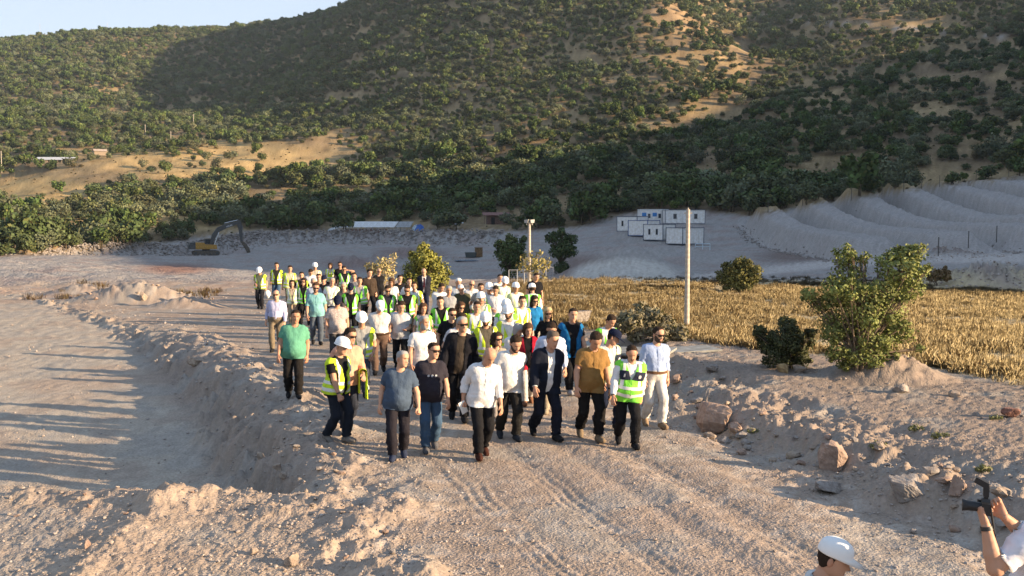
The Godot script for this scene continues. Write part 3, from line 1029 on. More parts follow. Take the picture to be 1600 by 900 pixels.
func cabins() -> void:
	var navy := Color(0.07, 0.09, 0.125)
	cabin(1, 4.4, 3.4, 0.62, "white cabin with dark frame nearest the lamp pole, lowest of the row", [], navy)
	cabin(2, 2.6, 4.2, 0.62, "white cabin with two slim windows left of the lowest cabin", [-0.9, 0.9], navy, false)
	cabin(3, 2.6, 4.4, 0.62, "white cabin with blue trimmed roof edge, third along the lower row", [], Color(0.03, 0.08, 0.22), false)
	cabin(4, 2.4, 4.8, 0.62, "white cabin at the far left end of the lower row", [-1.2], navy, false)
	cabin(5, 7.0, 2.6, 0.03, "long white cabin with dark frame standing highest behind the row", [-2.0, 2.1], navy)
	cabin(6, 5.0, 2.6, 0.03, "bright white cabin with two blue signs and dark windows", [-1.0, 1.1], Color(0.6, 0.62, 0.64), true, [-2.0, 0.1])
	# little stair rail beside the lowest cabin
	var g := hit(1098, 391, 120.0)
	var t := thing("stair_railing", "pale tubular railing beside the lowest white cabin", "railing", g)
	var m := plain("rail paint", Color(0.5, 0.62, 0.68), 0.5)
	for i in 3:
		put("post", rod(Vector3(-1.1 + i * 1.1, -0.1, 0), Vector3(-1.1 + i * 1.1, 1.0, 0), 0.04), m, t)
	put("rail", rod(Vector3(-1.1, 1.0, 0), Vector3(1.1, 1.0, 0), 0.04), m, t)
	put("rail", rod(Vector3(-1.1, 0.55, 0), Vector3(1.1, 0.55, 0), 0.03), m, t)

func sheet_roof(parent: Node, called: String, mat: Material, w: float, d: float, at_: Transform3D, strips: int) -> void:
	for i in strips:
		put(called, box(w / strips - 0.02, 0.05, d), mat, parent, at_ * pos(-w / 2 + w / strips * (i + 0.5), 0.012 * (i % 2), 0))

func sheds() -> void:
	var pale := worn("pale sheet", Color(0.62, 0.64, 0.66), 0.5, 0.1, 0.2, 0.2)
	var f: Array = flats[7]
	var t := thing("open_shed", "low open shed with long white sheet roof at the quarry rim", "shed", Vector3(f[0], f[3] - 0.3, f[1]), -0.04)
	sheet_roof(t, "roof_sheet", pale, 14.0, 7.0, Transform3D(Basis(Vector3.RIGHT, 0.20), Vector3(-1.2, 2.4, 0)), 9)
	sheet_roof(t, "roof_sheet", pale, 3.8, 5.0, Transform3D(Basis(Vector3.RIGHT, 0.20) * Basis(Vector3.BACK, 0.35), Vector3(-9.4, 1.5, 0.6)), 3)
	sheet_roof(t, "roof_sheet", worn("grey sheet", Color(0.30, 0.31, 0.32), 0.6, 0.1, 0.3, 0.2), 3.6, 7.0, Transform3D(Basis(Vector3.RIGHT, 0.20), Vector3(7.8, 2.4, 0)), 3)
	put("brick_wall", box(10, 1.5, 0.2), worn("shed wall", Color(0.26, 0.16, 0.13), 0.9, 0.0, 0.4), t, pos(-1, 0.6, 2.9))
	for i in 7:
		for s in [-1.0, 1.0]: put("post", box(0.12, 3.0 if s < 0 else 1.9, 0.12), mats["grey sheet"], t, pos(-8.0 + i * 2.85, 1.45 if s < 0 else 0.9, s * 3.2))
	f = flats[8]
	t = thing("hut", "small brick hut with rusty red sheet roof among olive trees", "hut", Vector3(f[0], f[3] - 0.1, f[1]), 0.12)
	var brick := worn("hut wall", Color(0.22, 0.13, 0.10), 0.9, 0.0, 0.4)
	put("wall", box(5.6, 2.4, 3.6), brick, t, pos(0.8, 1.2, 0))
	for i in 6:
		put("roof_sheet", box(1.14, 0.06, 4.8), worn("rust roof", Color(0.24, 0.085, 0.06), 0.7, 0.1, 0.4), t, Transform3D(Basis(Vector3.RIGHT, 0.16), Vector3(-2.4 + i * 1.16, 2.75 + 0.02 * (i % 2), 0.2)))
	var w := put("window", box(1.0, 0.8, 0.08), plain("dark opening", Color(0.012, 0.011, 0.01), 0.9), t, pos(1.6, 1.4, 1.82))
	put("frame", box(0.06, 0.8, 0.03), pale, w, pos(0, 0, 0.05))
	put("door", box(0.9, 1.9, 0.08), mats["dark opening"], t, pos(-0.6, 0.95, 1.82))
	put("porch_post", box(0.12, 2.5, 0.12), brick, t, pos(-2.8, 1.25, 2.2))
	for c in [[712, 346, 238, 3.6, 1.5, Color(0.55, 0.60, 0.64), "pale crumpled tarpaulin heap left of the red roofed hut"], [656, 361, 226, 2.4, 1.3, Color(0.02, 0.09, 0.34), "bright blue tarpaulin beside the quarry rim"], [650, 352, 232, 2.4, 1.6, Color(0.35, 0.42, 0.46), "pale blue water tank behind the blue tarpaulin"]]:
		var g := at(c[0], c[1], c[2])
		g = ground(g.x, g.z)
		var o := put("tarpaulin", lump(c[3], c[4], c[3] * 0.7, 40 + int(c[0])), plain("tarp %s" % c[0], c[5], 0.5), self, Transform3D(Basis.IDENTITY, g))
		tag(o, c[6], "tarpaulin")
	# drum, crate and pond on the quarry floor
	var g2 := hit(748, 401, 80.0)
	t = thing("steel_crate", "rusty brown upright steel crate on the quarry floor", "crate", g2, 0.3)
	var rust := worn("rust brown", Color(0.25, 0.15, 0.07), 0.8, 0.1, 0.4)
	put("body", box(0.95, 1.3, 0.95), rust, t, pos(0, 0.65, 0))
	put("lid", box(1.02, 0.08, 1.02), rust, t, pos(0, 1.34, 0))
	g2 = hit(738, 402, 80.0)
	t = thing("skip", "low dark steel skip left of the brown crate", "skip", g2 + Vector3(-0.25, 0, 0), 0.05)
	put("body", prism(PackedVector2Array([Vector2(-0.85, 0.7), Vector2(0.85, 0.7), Vector2(0.7, 0.0), Vector2(-0.7, 0.0)]), 1.1), plain("skip paint", Color(0.03, 0.04, 0.04), 0.5), t)
	put("rim", box(1.76, 0.07, 1.16), plain("skip rim", Color(0.05, 0.06, 0.06), 0.5), t, pos(0, 0.72, 0))
	var gp := hit(728, 407, 80.0)
	var pond := put("puddle", lump(3.3, 0.10, 2.0, 5), plain("pond liner", Color(0.012, 0.028, 0.055), 0.25), self, Transform3D(Basis.IDENTITY, gp + Vector3(0, 0.02, 0)))
	tag(pond, "dark blue sheet spread flat on the grey quarry floor", "sheet")
	# barn and sheds on the sunny slope
	f = flats[9]
	t = thing("long_barn", "long low barn with whitish roof on the sunny left slope", "barn", Vector3(f[0], f[3], f[1]), 0.06)
	sheet_roof(t, "roof_sheet", pale, 15.0, 5.0, Transform3D(Basis(Vector3.RIGHT, 0.28), Vector3(2.0, 2.3, 0)), 8)
	put("wall", box(5.0, 1.6, 3.6), worn("barn wall", Color(0.32, 0.25, 0.18)), t, pos(-2.4, 0.7, 0.3))
	put("wall", box(2.0, 1.6, 3.6), mats["barn wall"], t, pos(8.0, 0.7, 0.3))
	put("gable_wall", box(2.6, 2.2, 3.0), worn("barn lime", Color(0.6, 0.52, 0.44)), t, pos(-8.4, 1.0, 0.0))
	put("gable_roof", box(3.2, 0.1, 3.6), worn("barn tile", Color(0.34, 0.17, 0.10)), t, Transform3D(Basis(Vector3.RIGHT, 0.25), Vector3(-8.4, 2.3, 0)))
	for i in 5: put("post", box(0.2, 1.9, 0.2), mats["barn wall"], t, pos(1.0 + i * 1.5, 0.8, 2.0))
	f = flats[10]
	t = thing("tiled_shed", "small shed with pale tiled roof right of the long barn", "shed", Vector3(f[0], f[3], f[1]), 0.5)
	put("wall", box(4.6, 1.8, 3.4), mats["barn wall"], t, pos(0, 0.9, 0))
	for s in [-1.0, 1.0]:
		for i in 4: put("roof_sheet", box(1.25, 0.08, 2.3), worn("tile pale", Color(0.52, 0.42, 0.34)), t, Transform3D(Basis(Vector3.RIGHT, s * 0.42), Vector3(-1.95 + i * 1.28, 2.2 + 0.015 * (i % 2), s * 1.0)))

func lump(w: float, h: float, d: float, s: int, cells := 14) -> ArrayMesh:
	# low irregular heap, round in plan
	var st := SurfaceTool.new()
	st.begin(Mesh.PRIMITIVE_TRIANGLES)
	var n := fresh(FastNoiseLite.TYPE_SIMPLEX, 1.4, 3, s)
	var g := []
	for j in cells + 1:
		var row := []
		for i in 2 * cells + 1:
			var a := TAU * (i % (2 * cells)) / (2 * cells)
			var q := float(j) / cells
			var wob := 1.0 + 0.3 * n.get_noise_2d(cos(a) * 2.0, sin(a) * 2.0)
			var x := cos(a) * q * wob * w * 0.5
			var z := sin(a) * q * wob * d * 0.5
			var y := h * (1.0 - q * q * q) * (1.0 + 0.35 * n.get_noise_2d(x * 2.0 + 9.0, z * 2.0)) - (0.08 if j == cells else 0.0)
			row.append(Vector3(x, y, z))
		g.append(row)
	for j in cells:
		for i in 2 * cells:
			for q in [[j, i], [j + 1, i + 1], [j + 1, i], [j, i], [j, i + 1], [j + 1, i + 1]]: st.add_vertex(g[q[0]][q[1]])
	st.index()
	st.generate_normals()
	return st.commit()

func poles_and_fences() -> void:
	var conc := worn("pole concrete", Color(0.50, 0.45, 0.39), 0.85, 0.0, 0.2, 1.5)
	var g := hit(1073, 510)
	var dd := -g.z
	var ht := (512.0 - 329.0) / F * dd
	var t := thing("utility_pole", "tall pale concrete pole with short crossarm in the dry grass", "pole", g)
	put("shaft", tube(0.095, 0.06, ht + 0.4, 10), conc, t, pos(0, ht / 2 - 0.2, 0))
	put("crossarm", box(0.26, 0.035, 0.05), conc, t, pos(0, ht - 0.12, 0))
	put("pin", tube(0.025, 0.015, 0.08, 8), conc, t, pos(0, ht + 0.02, 0))
	g = ground(27.0 / F * 56.0, -56.0)
	ht = (g.y - at(827, 347, 56).y) * -1.0
	t = thing("floodlight_pole", "pale pole with two floodlights on top behind the crowd", "pole", g)
	put("shaft", tube(0.11, 0.085, ht + 0.4, 10), conc, t, pos(0, ht / 2 - 0.2, 0))
	var lampg := plain("lamp grey", Color(0.35, 0.34, 0.32), 0.5, 0.3)
	for s in [-1.0, 1.0]:
		var l := put("floodlight", prism(PackedVector2Array([Vector2(-0.13, 0.08), Vector2(0.13, 0.10), Vector2(0.10, -0.10), Vector2(-0.10, -0.10)]), 0.16), lampg, t, Transform3D(Basis(Vector3.UP, s * 0.4), Vector3(s * 0.16, ht + 0.05, 0.06)))
		put("bracket", box(0.04, 0.2, 0.04), lampg, l, pos(0, -0.12, 0))
	put("cable", rod(Vector3(0.22, ht - 0.1, 0), Vector3(0.16, 0.4, 0), 0.012), plain("cable", Color(0.03, 0.03, 0.03)), t)
	for c in [[227, 207, 183, 470, "slim pole leftmost of the trio on the sunny slope"], [267, 218, 192, 440, "slim pale pole nearest above the grassy knoll"], [302, 178, 158, 530, "slim pole with crossarm highest of the trio on the slope"], [3, 277, 243, 384, "pale pole at the left picture edge near the barn"], [63, 62, 42, 955, "thin mast on the skyline at far left"], [168, 56, 41, 955, "thin short mast on the skyline ridge"]]:
		var b := at(c[0], c[1], c[3])
		b = ground(b.x, b.z)
		var h: float = (c[1] - c[2]) / F * float(c[3])
		t = thing("utility_pole", c[4], "pole", b, 0.0, "poles on the hillside")
		var r := 0.16 if c[3] < 600 else 0.1
		put("shaft", tube(r, r * 0.8, h + 3.0, 8), conc, t, pos(0, h / 2 - 1.5 + (2.0 if c[3] > 600 else 0.0), 0))
		put("crossarm", box(1.6 if c[0] == 302 else 0.7, 0.15, 0.15), conc, t, pos(0, h - 0.5, 0))
	# wire fence between the crowd and the quarry
	t = thing("wire_fence", "wire fence on white tubular frames behind the crowd", "fence", Vector3.ZERO)
	var paint := plain("fence white", Color(0.36, 0.37, 0.38), 0.5)
	var wire := plain("fence wire", Color(0.3, 0.3, 0.3), 0.5, 0.5)
	var prev := Vector3.ZERO
	var cols := [795, 808, 819, 842, 853, 864]
	for i in cols.size():
		var dp: float = 54.0 + maxf(0.0, cols[i] - 819.0) * 0.35
		var a := at(cols[i], 440, dp)
		a = ground(a.x, a.z)
		var hh := 0.9
		put("post", rod(a - Vector3(0, 0.2, 0), a + Vector3(0, hh, 0), 0.022), paint, t)
		if i > 0:
			put("rail", rod(prev + Vector3(0, hh, 0), a + Vector3(0, hh, 0), 0.018), paint, t)
			for k in 7: put("wire", rod(prev + Vector3(0, 0.1 + k * 0.12, 0), a + Vector3(0, 0.1 + k * 0.12, 0), 0.004), wire, t)
		prev = a
	# steel posts along the upper road
	var iron := plain("post iron", Color(0.05, 0.045, 0.04), 0.7)
	var nth := -1
	for c in [[1330, 312], [1378, 303], [1412, 299], [1440, 296], [1468, 292], [1498, 287], [1525, 283], [1550, 279], [1576, 276], [1466, 400], [1513, 388], [1557, 378], [1200, 332], [1254, 322]]:
		var b := hit(c[0], c[1], 70.0, 400.0)
		var o := put("fence_post", rod(Vector3(0, -0.3, 0), Vector3(0, 2.3 if c[1] < 340 else 1.9, 0), 0.05), iron, self, Transform3D(Basis.IDENTITY, b))
		nth += 1
		var order: String = ["first", "second", "third", "fourth", "fifth", "sixth", "seventh", "eighth", "ninth"][nth] if nth < 9 else ["left", "middle", "right", "left", "right"][nth - 9]
		tag(o, ("thin dark fence post above the spoil heaps, %s from the left" % order) if nth < 9 else (("thin dark post in front of the spoil heaps, %s of three" % order) if nth < 12 else ("thin dark post %s of the pair behind the round bush" % order)), "post", "fence posts round the spoil heaps")
	# grey panels lying beside the road
	for c in [[940, 541, 1.5, 1.0, 0.3, "weathered board lying behind the man with navy cap"], [985, 553, 2.0, 1.25, -0.35, "large grey panel lying flat behind the man in blue shirt"], [1072, 551, 1.5, 0.9, 0.25, "small grey panel lying right of the man in white trousers"]]:
		var b := hit(c[0], c[1])
		var o := put("flat_panel", box(c[2], 0.05, c[3]), worn("panel grey", Color(0.33, 0.34, 0.33), 0.75, 0.0, 0.3), self, Transform3D(Basis(Vector3.UP, c[4]) * Basis(Vector3.BACK, 0.03), b + Vector3(0, 0.07, 0)))
		tag(o, c[5], "panel", "panels lying by the road")

# ---------------------------------------------------------------- near trees, grass and stones
func shaped_plant(called: String, label: String, category: String, base_px: Vector2, depth: float, lobes_px: Array, leaves: int, size: float, col: Color, vary: float, foot_r: float, bark: Color, stems := 1, s := 1, fork := 0.35, long := 1.6) -> void:
	var r := RandomNumberGenerator.new()
	r.seed = s
	var b := at(base_px.x, base_px.y, depth) if depth > 0.0 else hit(base_px.x, base_px.y)
	b = ground(b.x, b.z)
	var d := -b.z
	var lobes := []
	for l in lobes_px:
		var p := at(l[0], l[1], d) - b
		var rad: float = l[2] / F * d
		p.z += r.randf_range(-1.0, 1.0) * rad * 0.9
		p.y = maxf(p.y, rad * 0.6)
		lobes.append([p, rad])
		for k in 4:
			var away := Vector3(r.randfn(), r.randfn() * 0.8 + 0.3, r.randfn()).normalized()
			lobes.append([p + away * rad * 0.95, rad * r.randf_range(0.25, 0.45)])
	if called == "shaded_tree": lobes.append([Vector3(0, lobes[0][1] * 0.75, 0), lobes[0][1] * 0.8])
	var t := thing(called, label, category, b)
	put("crown", crown_mesh(lobes, leaves, size, col, vary, r, long), leaf_mat("near leaf", 0.6, 0.35), t)
	put("trunk" if category == "tree" else "stems", trunk_mesh(lobes, foot_r, bark, r, fork, stems), leaf_mat("bark", 0.9, 0.0), t)

func build_near_plants() -> void:
	shaped_plant("young_tree", "young leafy green tree standing in the dry grass on the right", "tree", Vector2(1343, 577), 0, [[1345, 480, 42], [1325, 402, 18], [1333, 432, 30], [1302, 452, 27], [1268, 461, 15], [1400, 424, 34], [1432, 396, 18], [1422, 450, 30], [1388, 488, 38], [1318, 512, 32], [1378, 535, 28], [1415, 520, 22], [1338, 555, 24], [1303, 548, 18], [1440, 545, 9], [1285, 476, 17], [1375, 455, 26], [1440, 425, 16], [1355, 405, 12], [1418, 400, 20], [1360, 560, 22], [1320, 565, 16], [1395, 560, 14], [1300, 520, 18], [1350, 530, 26]], 19000, 0.042, Color(0.175, 0.195, 0.062), 0.35, 0.04, Color(0.16, 0.12, 0.085), 3, 5, 0.22, 1.8)
	shaped_plant("dark_shrub", "dark spiky shrub at the foot of the young tree", "shrub", Vector2(1228, 575), 0, [[1226, 530, 26], [1203, 538, 19], [1250, 540, 22], [1190, 517, 10], [1232, 508, 15], [1212, 555, 22], [1246, 560, 18], [1182, 522, 6], [1265, 520, 9]], 10000, 0.034, Color(0.055, 0.062, 0.030), 0.35, 0.03, Color(0.12, 0.09, 0.07), 4, 6, 0.3, 2.2)
	shaped_plant("grey_shrub", "dry grey twiggy shrub behind the man in blue shirt", "shrub", Vector2(1010, 533), 0, [[985, 502, 20], [1015, 500, 24], [1043, 514, 20], [1060, 534, 17], [1000, 520, 18], [968, 512, 13], [1030, 535, 15]], 5200, 0.055, Color(0.20, 0.175, 0.11), 0.35, 0.02, Color(0.22, 0.18, 0.14), 5, 7, 0.3, 3.0)
	shaped_plant("round_bush", "round dense olive bush by the track beyond the dry grass", "bush", Vector2(1155, 452), 50, [[1155, 428, 24], [1138, 435, 17], [1172, 432, 17], [1160, 413, 14], [1142, 420, 13], [1178, 422, 12], [1155, 442, 22]], 7000, 0.09, Color(0.12, 0.115, 0.04), 0.32, 0.05, Color(0.12, 0.09, 0.07), 3, 8)
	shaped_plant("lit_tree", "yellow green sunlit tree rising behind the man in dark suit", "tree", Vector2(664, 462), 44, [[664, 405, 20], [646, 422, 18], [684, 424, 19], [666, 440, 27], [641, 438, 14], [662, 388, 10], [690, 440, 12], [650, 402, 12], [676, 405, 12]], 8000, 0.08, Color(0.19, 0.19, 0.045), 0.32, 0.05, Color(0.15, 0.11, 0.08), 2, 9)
	shaped_plant("dry_bush", "sparse straw coloured bush behind the men in dark shirts", "bush", Vector2(597, 452), 42, [[597, 415, 16], [585, 422, 12], [611, 412, 10], [600, 430, 18], [615, 402, 6], [575, 415, 7]], 900, 0.07, Color(0.40, 0.33, 0.16), 0.3, 0.02, Color(0.3, 0.24, 0.16), 4, 10, 0.3, 2.0)
	shaped_plant("dry_bush", "bare twiggy bush with few yellow leaves round the floodlight pole", "bush", Vector2(836, 440), 52, [[828, 412, 18], [845, 410, 16], [818, 418, 10], [840, 422, 16], [856, 412, 8]], 700, 0.09, Color(0.26, 0.22, 0.08), 0.3, 0.02, Color(0.24, 0.19, 0.15), 5, 11, 0.3, 2.0)
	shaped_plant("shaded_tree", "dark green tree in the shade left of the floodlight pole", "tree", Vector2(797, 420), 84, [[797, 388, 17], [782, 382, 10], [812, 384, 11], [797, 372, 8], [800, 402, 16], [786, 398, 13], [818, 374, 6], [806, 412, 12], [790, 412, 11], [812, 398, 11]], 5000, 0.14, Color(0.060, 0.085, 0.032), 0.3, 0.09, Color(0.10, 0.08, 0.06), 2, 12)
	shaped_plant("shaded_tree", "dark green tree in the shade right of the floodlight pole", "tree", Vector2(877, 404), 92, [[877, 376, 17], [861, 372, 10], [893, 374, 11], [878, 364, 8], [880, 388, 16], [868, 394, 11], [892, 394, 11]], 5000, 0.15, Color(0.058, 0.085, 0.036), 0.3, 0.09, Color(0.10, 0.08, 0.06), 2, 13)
	shaped_plant("brown_bush", "low brown bush at the right beyond the dry grass", "bush", Vector2(1465, 442), 56, [[1455, 430, 9], [1468, 428, 11], [1478, 432, 8]], 900, 0.13, Color(0.17, 0.115, 0.06), 0.3, 0.03, Color(0.12, 0.09, 0.07), 3, 14)
	for c in [[1290, 705, 0.08], [1372, 700, 0.10], [1430, 672, 0.09], [1468, 684, 0.10], [1535, 735, 0.08], [1175, 676, 0.08], [1555, 655, 0.08]]:
		var g := hit(c[0], c[1])
		var r := RandomNumberGenerator.new()
		r.seed = int(c[0])
		var w: float = c[2]
		var o := put("small_weed", crown_mesh([[Vector3(0, w * 0.4, 0), w * 0.8], [Vector3(w, w * 0.3, 0), w * 0.6], [Vector3(-w * 0.9, w * 0.3, w * 0.3), w * 0.55]], 160, 0.022, Color(0.17, 0.17, 0.075), 0.3, r, 2.0), leaf_mat("near leaf"), self, Transform3D(Basis.IDENTITY, g))
		tag(o, "small low green weed on the stony bank right of the road", "weed", "weeds on the bank")
	dry_grass()

func tuft(r: RandomNumberGenerator, blades: int, h: float, spread: float) -> ArrayMesh:
	var v := PackedVector3Array()
	var n := PackedVector3Array()
	var c := PackedColorArray()
	for i in blades:
		var a := r.randf() * TAU
		var o := Vector3(cos(a), 0, sin(a)) * r.randf() * spread
		var lean := Vector3(r.randfn() * 0.42 - 0.06, 1.0, r.randfn() * 0.42).normalized()
		var hh := h * r.randf_range(0.55, 1.15)
		var m := o + lean * hh * 0.6
		var e := m + (lean + Vector3(r.randfn(), -0.2, r.randfn()) * 0.4).normalized() * hh * 0.45
		var s := Vector3(r.randfn(), 0, r.randfn()).normalized() * r.randf_range(0.004, 0.009)
		var nn := (lean.cross(s).normalized() + Vector3(0, 0.4, 0)).normalized()
		var k := Color(0.84, 0.68, 0.38).lerp(Color(0.88, 0.77, 0.50), r.randf()) * r.randf_range(0.75, 1.05)
		for q in [o - s, m - s * 1.2, m + s * 1.2, o - s, m + s * 1.2, o + s, m - s * 1.5, e, m + s * 1.5]:
			v.append(q)
			n.append(nn)
			c.append(Color(k.r, k.g, k.b))
	return mesh_of(v, n, c)

func dry_grass() -> void:
	var r := RandomNumberGenerator.new()
	r.seed = 321
	var kinds := []
	for i in 5: kinds.append(tuft(r, 40, 0.32, 0.26))
	var lists := [[], [], [], [], []]
	var z := -9.0
	while z > -66.0:
		var step := 0.155 if z > -30.0 else 0.20
		var x := along(field, z) - 0.4
		while x < -z * 0.6 + 3.0:
			x += step
			var px := x + r.randf_range(-0.12, 0.12)
			var pz := z + r.randf_range(-0.12, 0.12)
			var e: float = px - along(field, pz) + nz.edge.get_noise_2d(px, pz) * 0.9
			var thin: float = nz.patch.get_noise_2d(px * 2.5 + 50.0, pz * 2.5)
			if e < 0.0 or r.randf() > sstep(0.0, 1.0, e) * (0.85 + 1.5 * thin) + 0.06: continue
			if pz < -56.0 - nz.edge.get_noise_2d(px * 0.3, pz) * 9.0 and r.randf() < 0.85: continue
			if Vector2((px - mounds[3][0]) / 1.5, (pz - mounds[3][1]) / 1.1).length() < 0.95: continue
			if pz < -44.0 and px > 24.0 and Vector2((px - mounds[10][0]) / 7.0, (pz - mounds[10][1]) / 6.0).length() < 1.0: continue
			var s := r.randf_range(0.45, 1.0) * (0.8 + 0.4 * thin)
			lists[r.randi() % 5].append(Transform3D(Basis(Vector3.UP, r.randf() * TAU).scaled(Vector3(s, s * r.randf_range(0.8, 1.2), s)), ground(px, pz) - Vector3(0, 0.03, 0)))
		z -= step
	# tufts on the spoil ridge at the left
	for i in 70:
		var p := at(r.randf_range(60, 330), r.randf_range(428, 470), 46.0)
		var g := ground(p.x, -r.randf_range(44.0, 50.0))
		lists[i % 5].append(Transform3D(Basis(Vector3.UP, r.randf() * TAU).scaled(Vector3.ONE * r.randf_range(0.6, 1.2)), g))
	var total := 0
	for k in 5:
		var mm := MultiMesh.new()
		mm.transform_format = MultiMesh.TRANSFORM_3D
		mm.mesh = kinds[k]
		mm.instance_count = lists[k].size()
		total += lists[k].size()
		for j in lists[k].size(): mm.set_instance_transform(j, lists[k][j])
		var o := MultiMeshInstance3D.new()
		o.name = numbered("dry_grass")
		o.multimesh = mm
		o.material_override = leaf_mat("straw", 0.8, 0.6)
		add_child(o)
		tag(o, "tall golden dry grass covering the field on the right", "grass", "dry grass", "stuff")
	print("grass tufts ", total)

func rock_mesh(s: int, cuts: int, sub := 5) -> ArrayMesh:
	var r := RandomNumberGenerator.new()
	r.seed = s
	var n := fresh(FastNoiseLite.TYPE_SIMPLEX, 0.9, 3, s)
	var planes := []
	for i in cuts: planes.append([Vector3(r.randfn(), r.randfn() * 0.8, r.randfn()).normalized(), r.randf_range(0.42, 0.72)])
	var st := SurfaceTool.new()
	st.begin(Mesh.PRIMITIVE_TRIANGLES)
	st.set_smooth_group(-1)
	var ax := [[Vector3.RIGHT, Vector3.UP, Vector3.BACK], [Vector3.LEFT, Vector3.UP, Vector3.FORWARD], [Vector3.UP, Vector3.BACK, Vector3.RIGHT], [Vector3.DOWN, Vector3.FORWARD, Vector3.RIGHT], [Vector3.BACK, Vector3.UP, Vector3.LEFT], [Vector3.FORWARD, Vector3.UP, Vector3.RIGHT]]
	for f in ax:
		for i in sub:
			for j in sub:
				for q in [[0, 0], [1, 1], [1, 0], [0, 0], [0, 1], [1, 1]]:
					var u: float = 2.0 * (i + q[0]) / sub - 1.0
					var w: float = 2.0 * (j + q[1]) / sub - 1.0
					var p: Vector3 = (f[0] + f[1] * u + f[2] * w).normalized()
					var rad := 1.0 + 0.12 * n.get_noise_3dv(p * 1.6)
					for c in planes:
						var dd: float = p.dot(c[0])
						if dd > 0.05: rad = minf(rad, c[1] / dd)
					rad *= 1.0 + 0.06 * n.get_noise_3dv(p * 6.0)
					st.add_vertex(p * rad * 0.5)
	st.generate_normals()
	return st.commit()

func rock_mat(called: String, c: Color) -> StandardMaterial3D:
	if not mats.has(called):
		var m := StandardMaterial3D.new()
		m.albedo_color = c.linear_to_srgb()
		m.albedo_texture = noise_tex(fresh(FastNoiseLite.TYPE_SIMPLEX_SMOOTH, 0.03, 5, called.length()), Color(0.62, 0.58, 0.56), Color.WHITE, 256)
		m.normal_enabled = true
		m.normal_texture = mats.dirt.normal_texture
		m.normal_scale = 1.0
		m.uv1_triplanar = true
		m.uv1_world_triplanar = true
		m.uv1_scale = Vector3.ONE * 1.2
		m.roughness = 0.95
		mats[called] = m
	return mats[called]

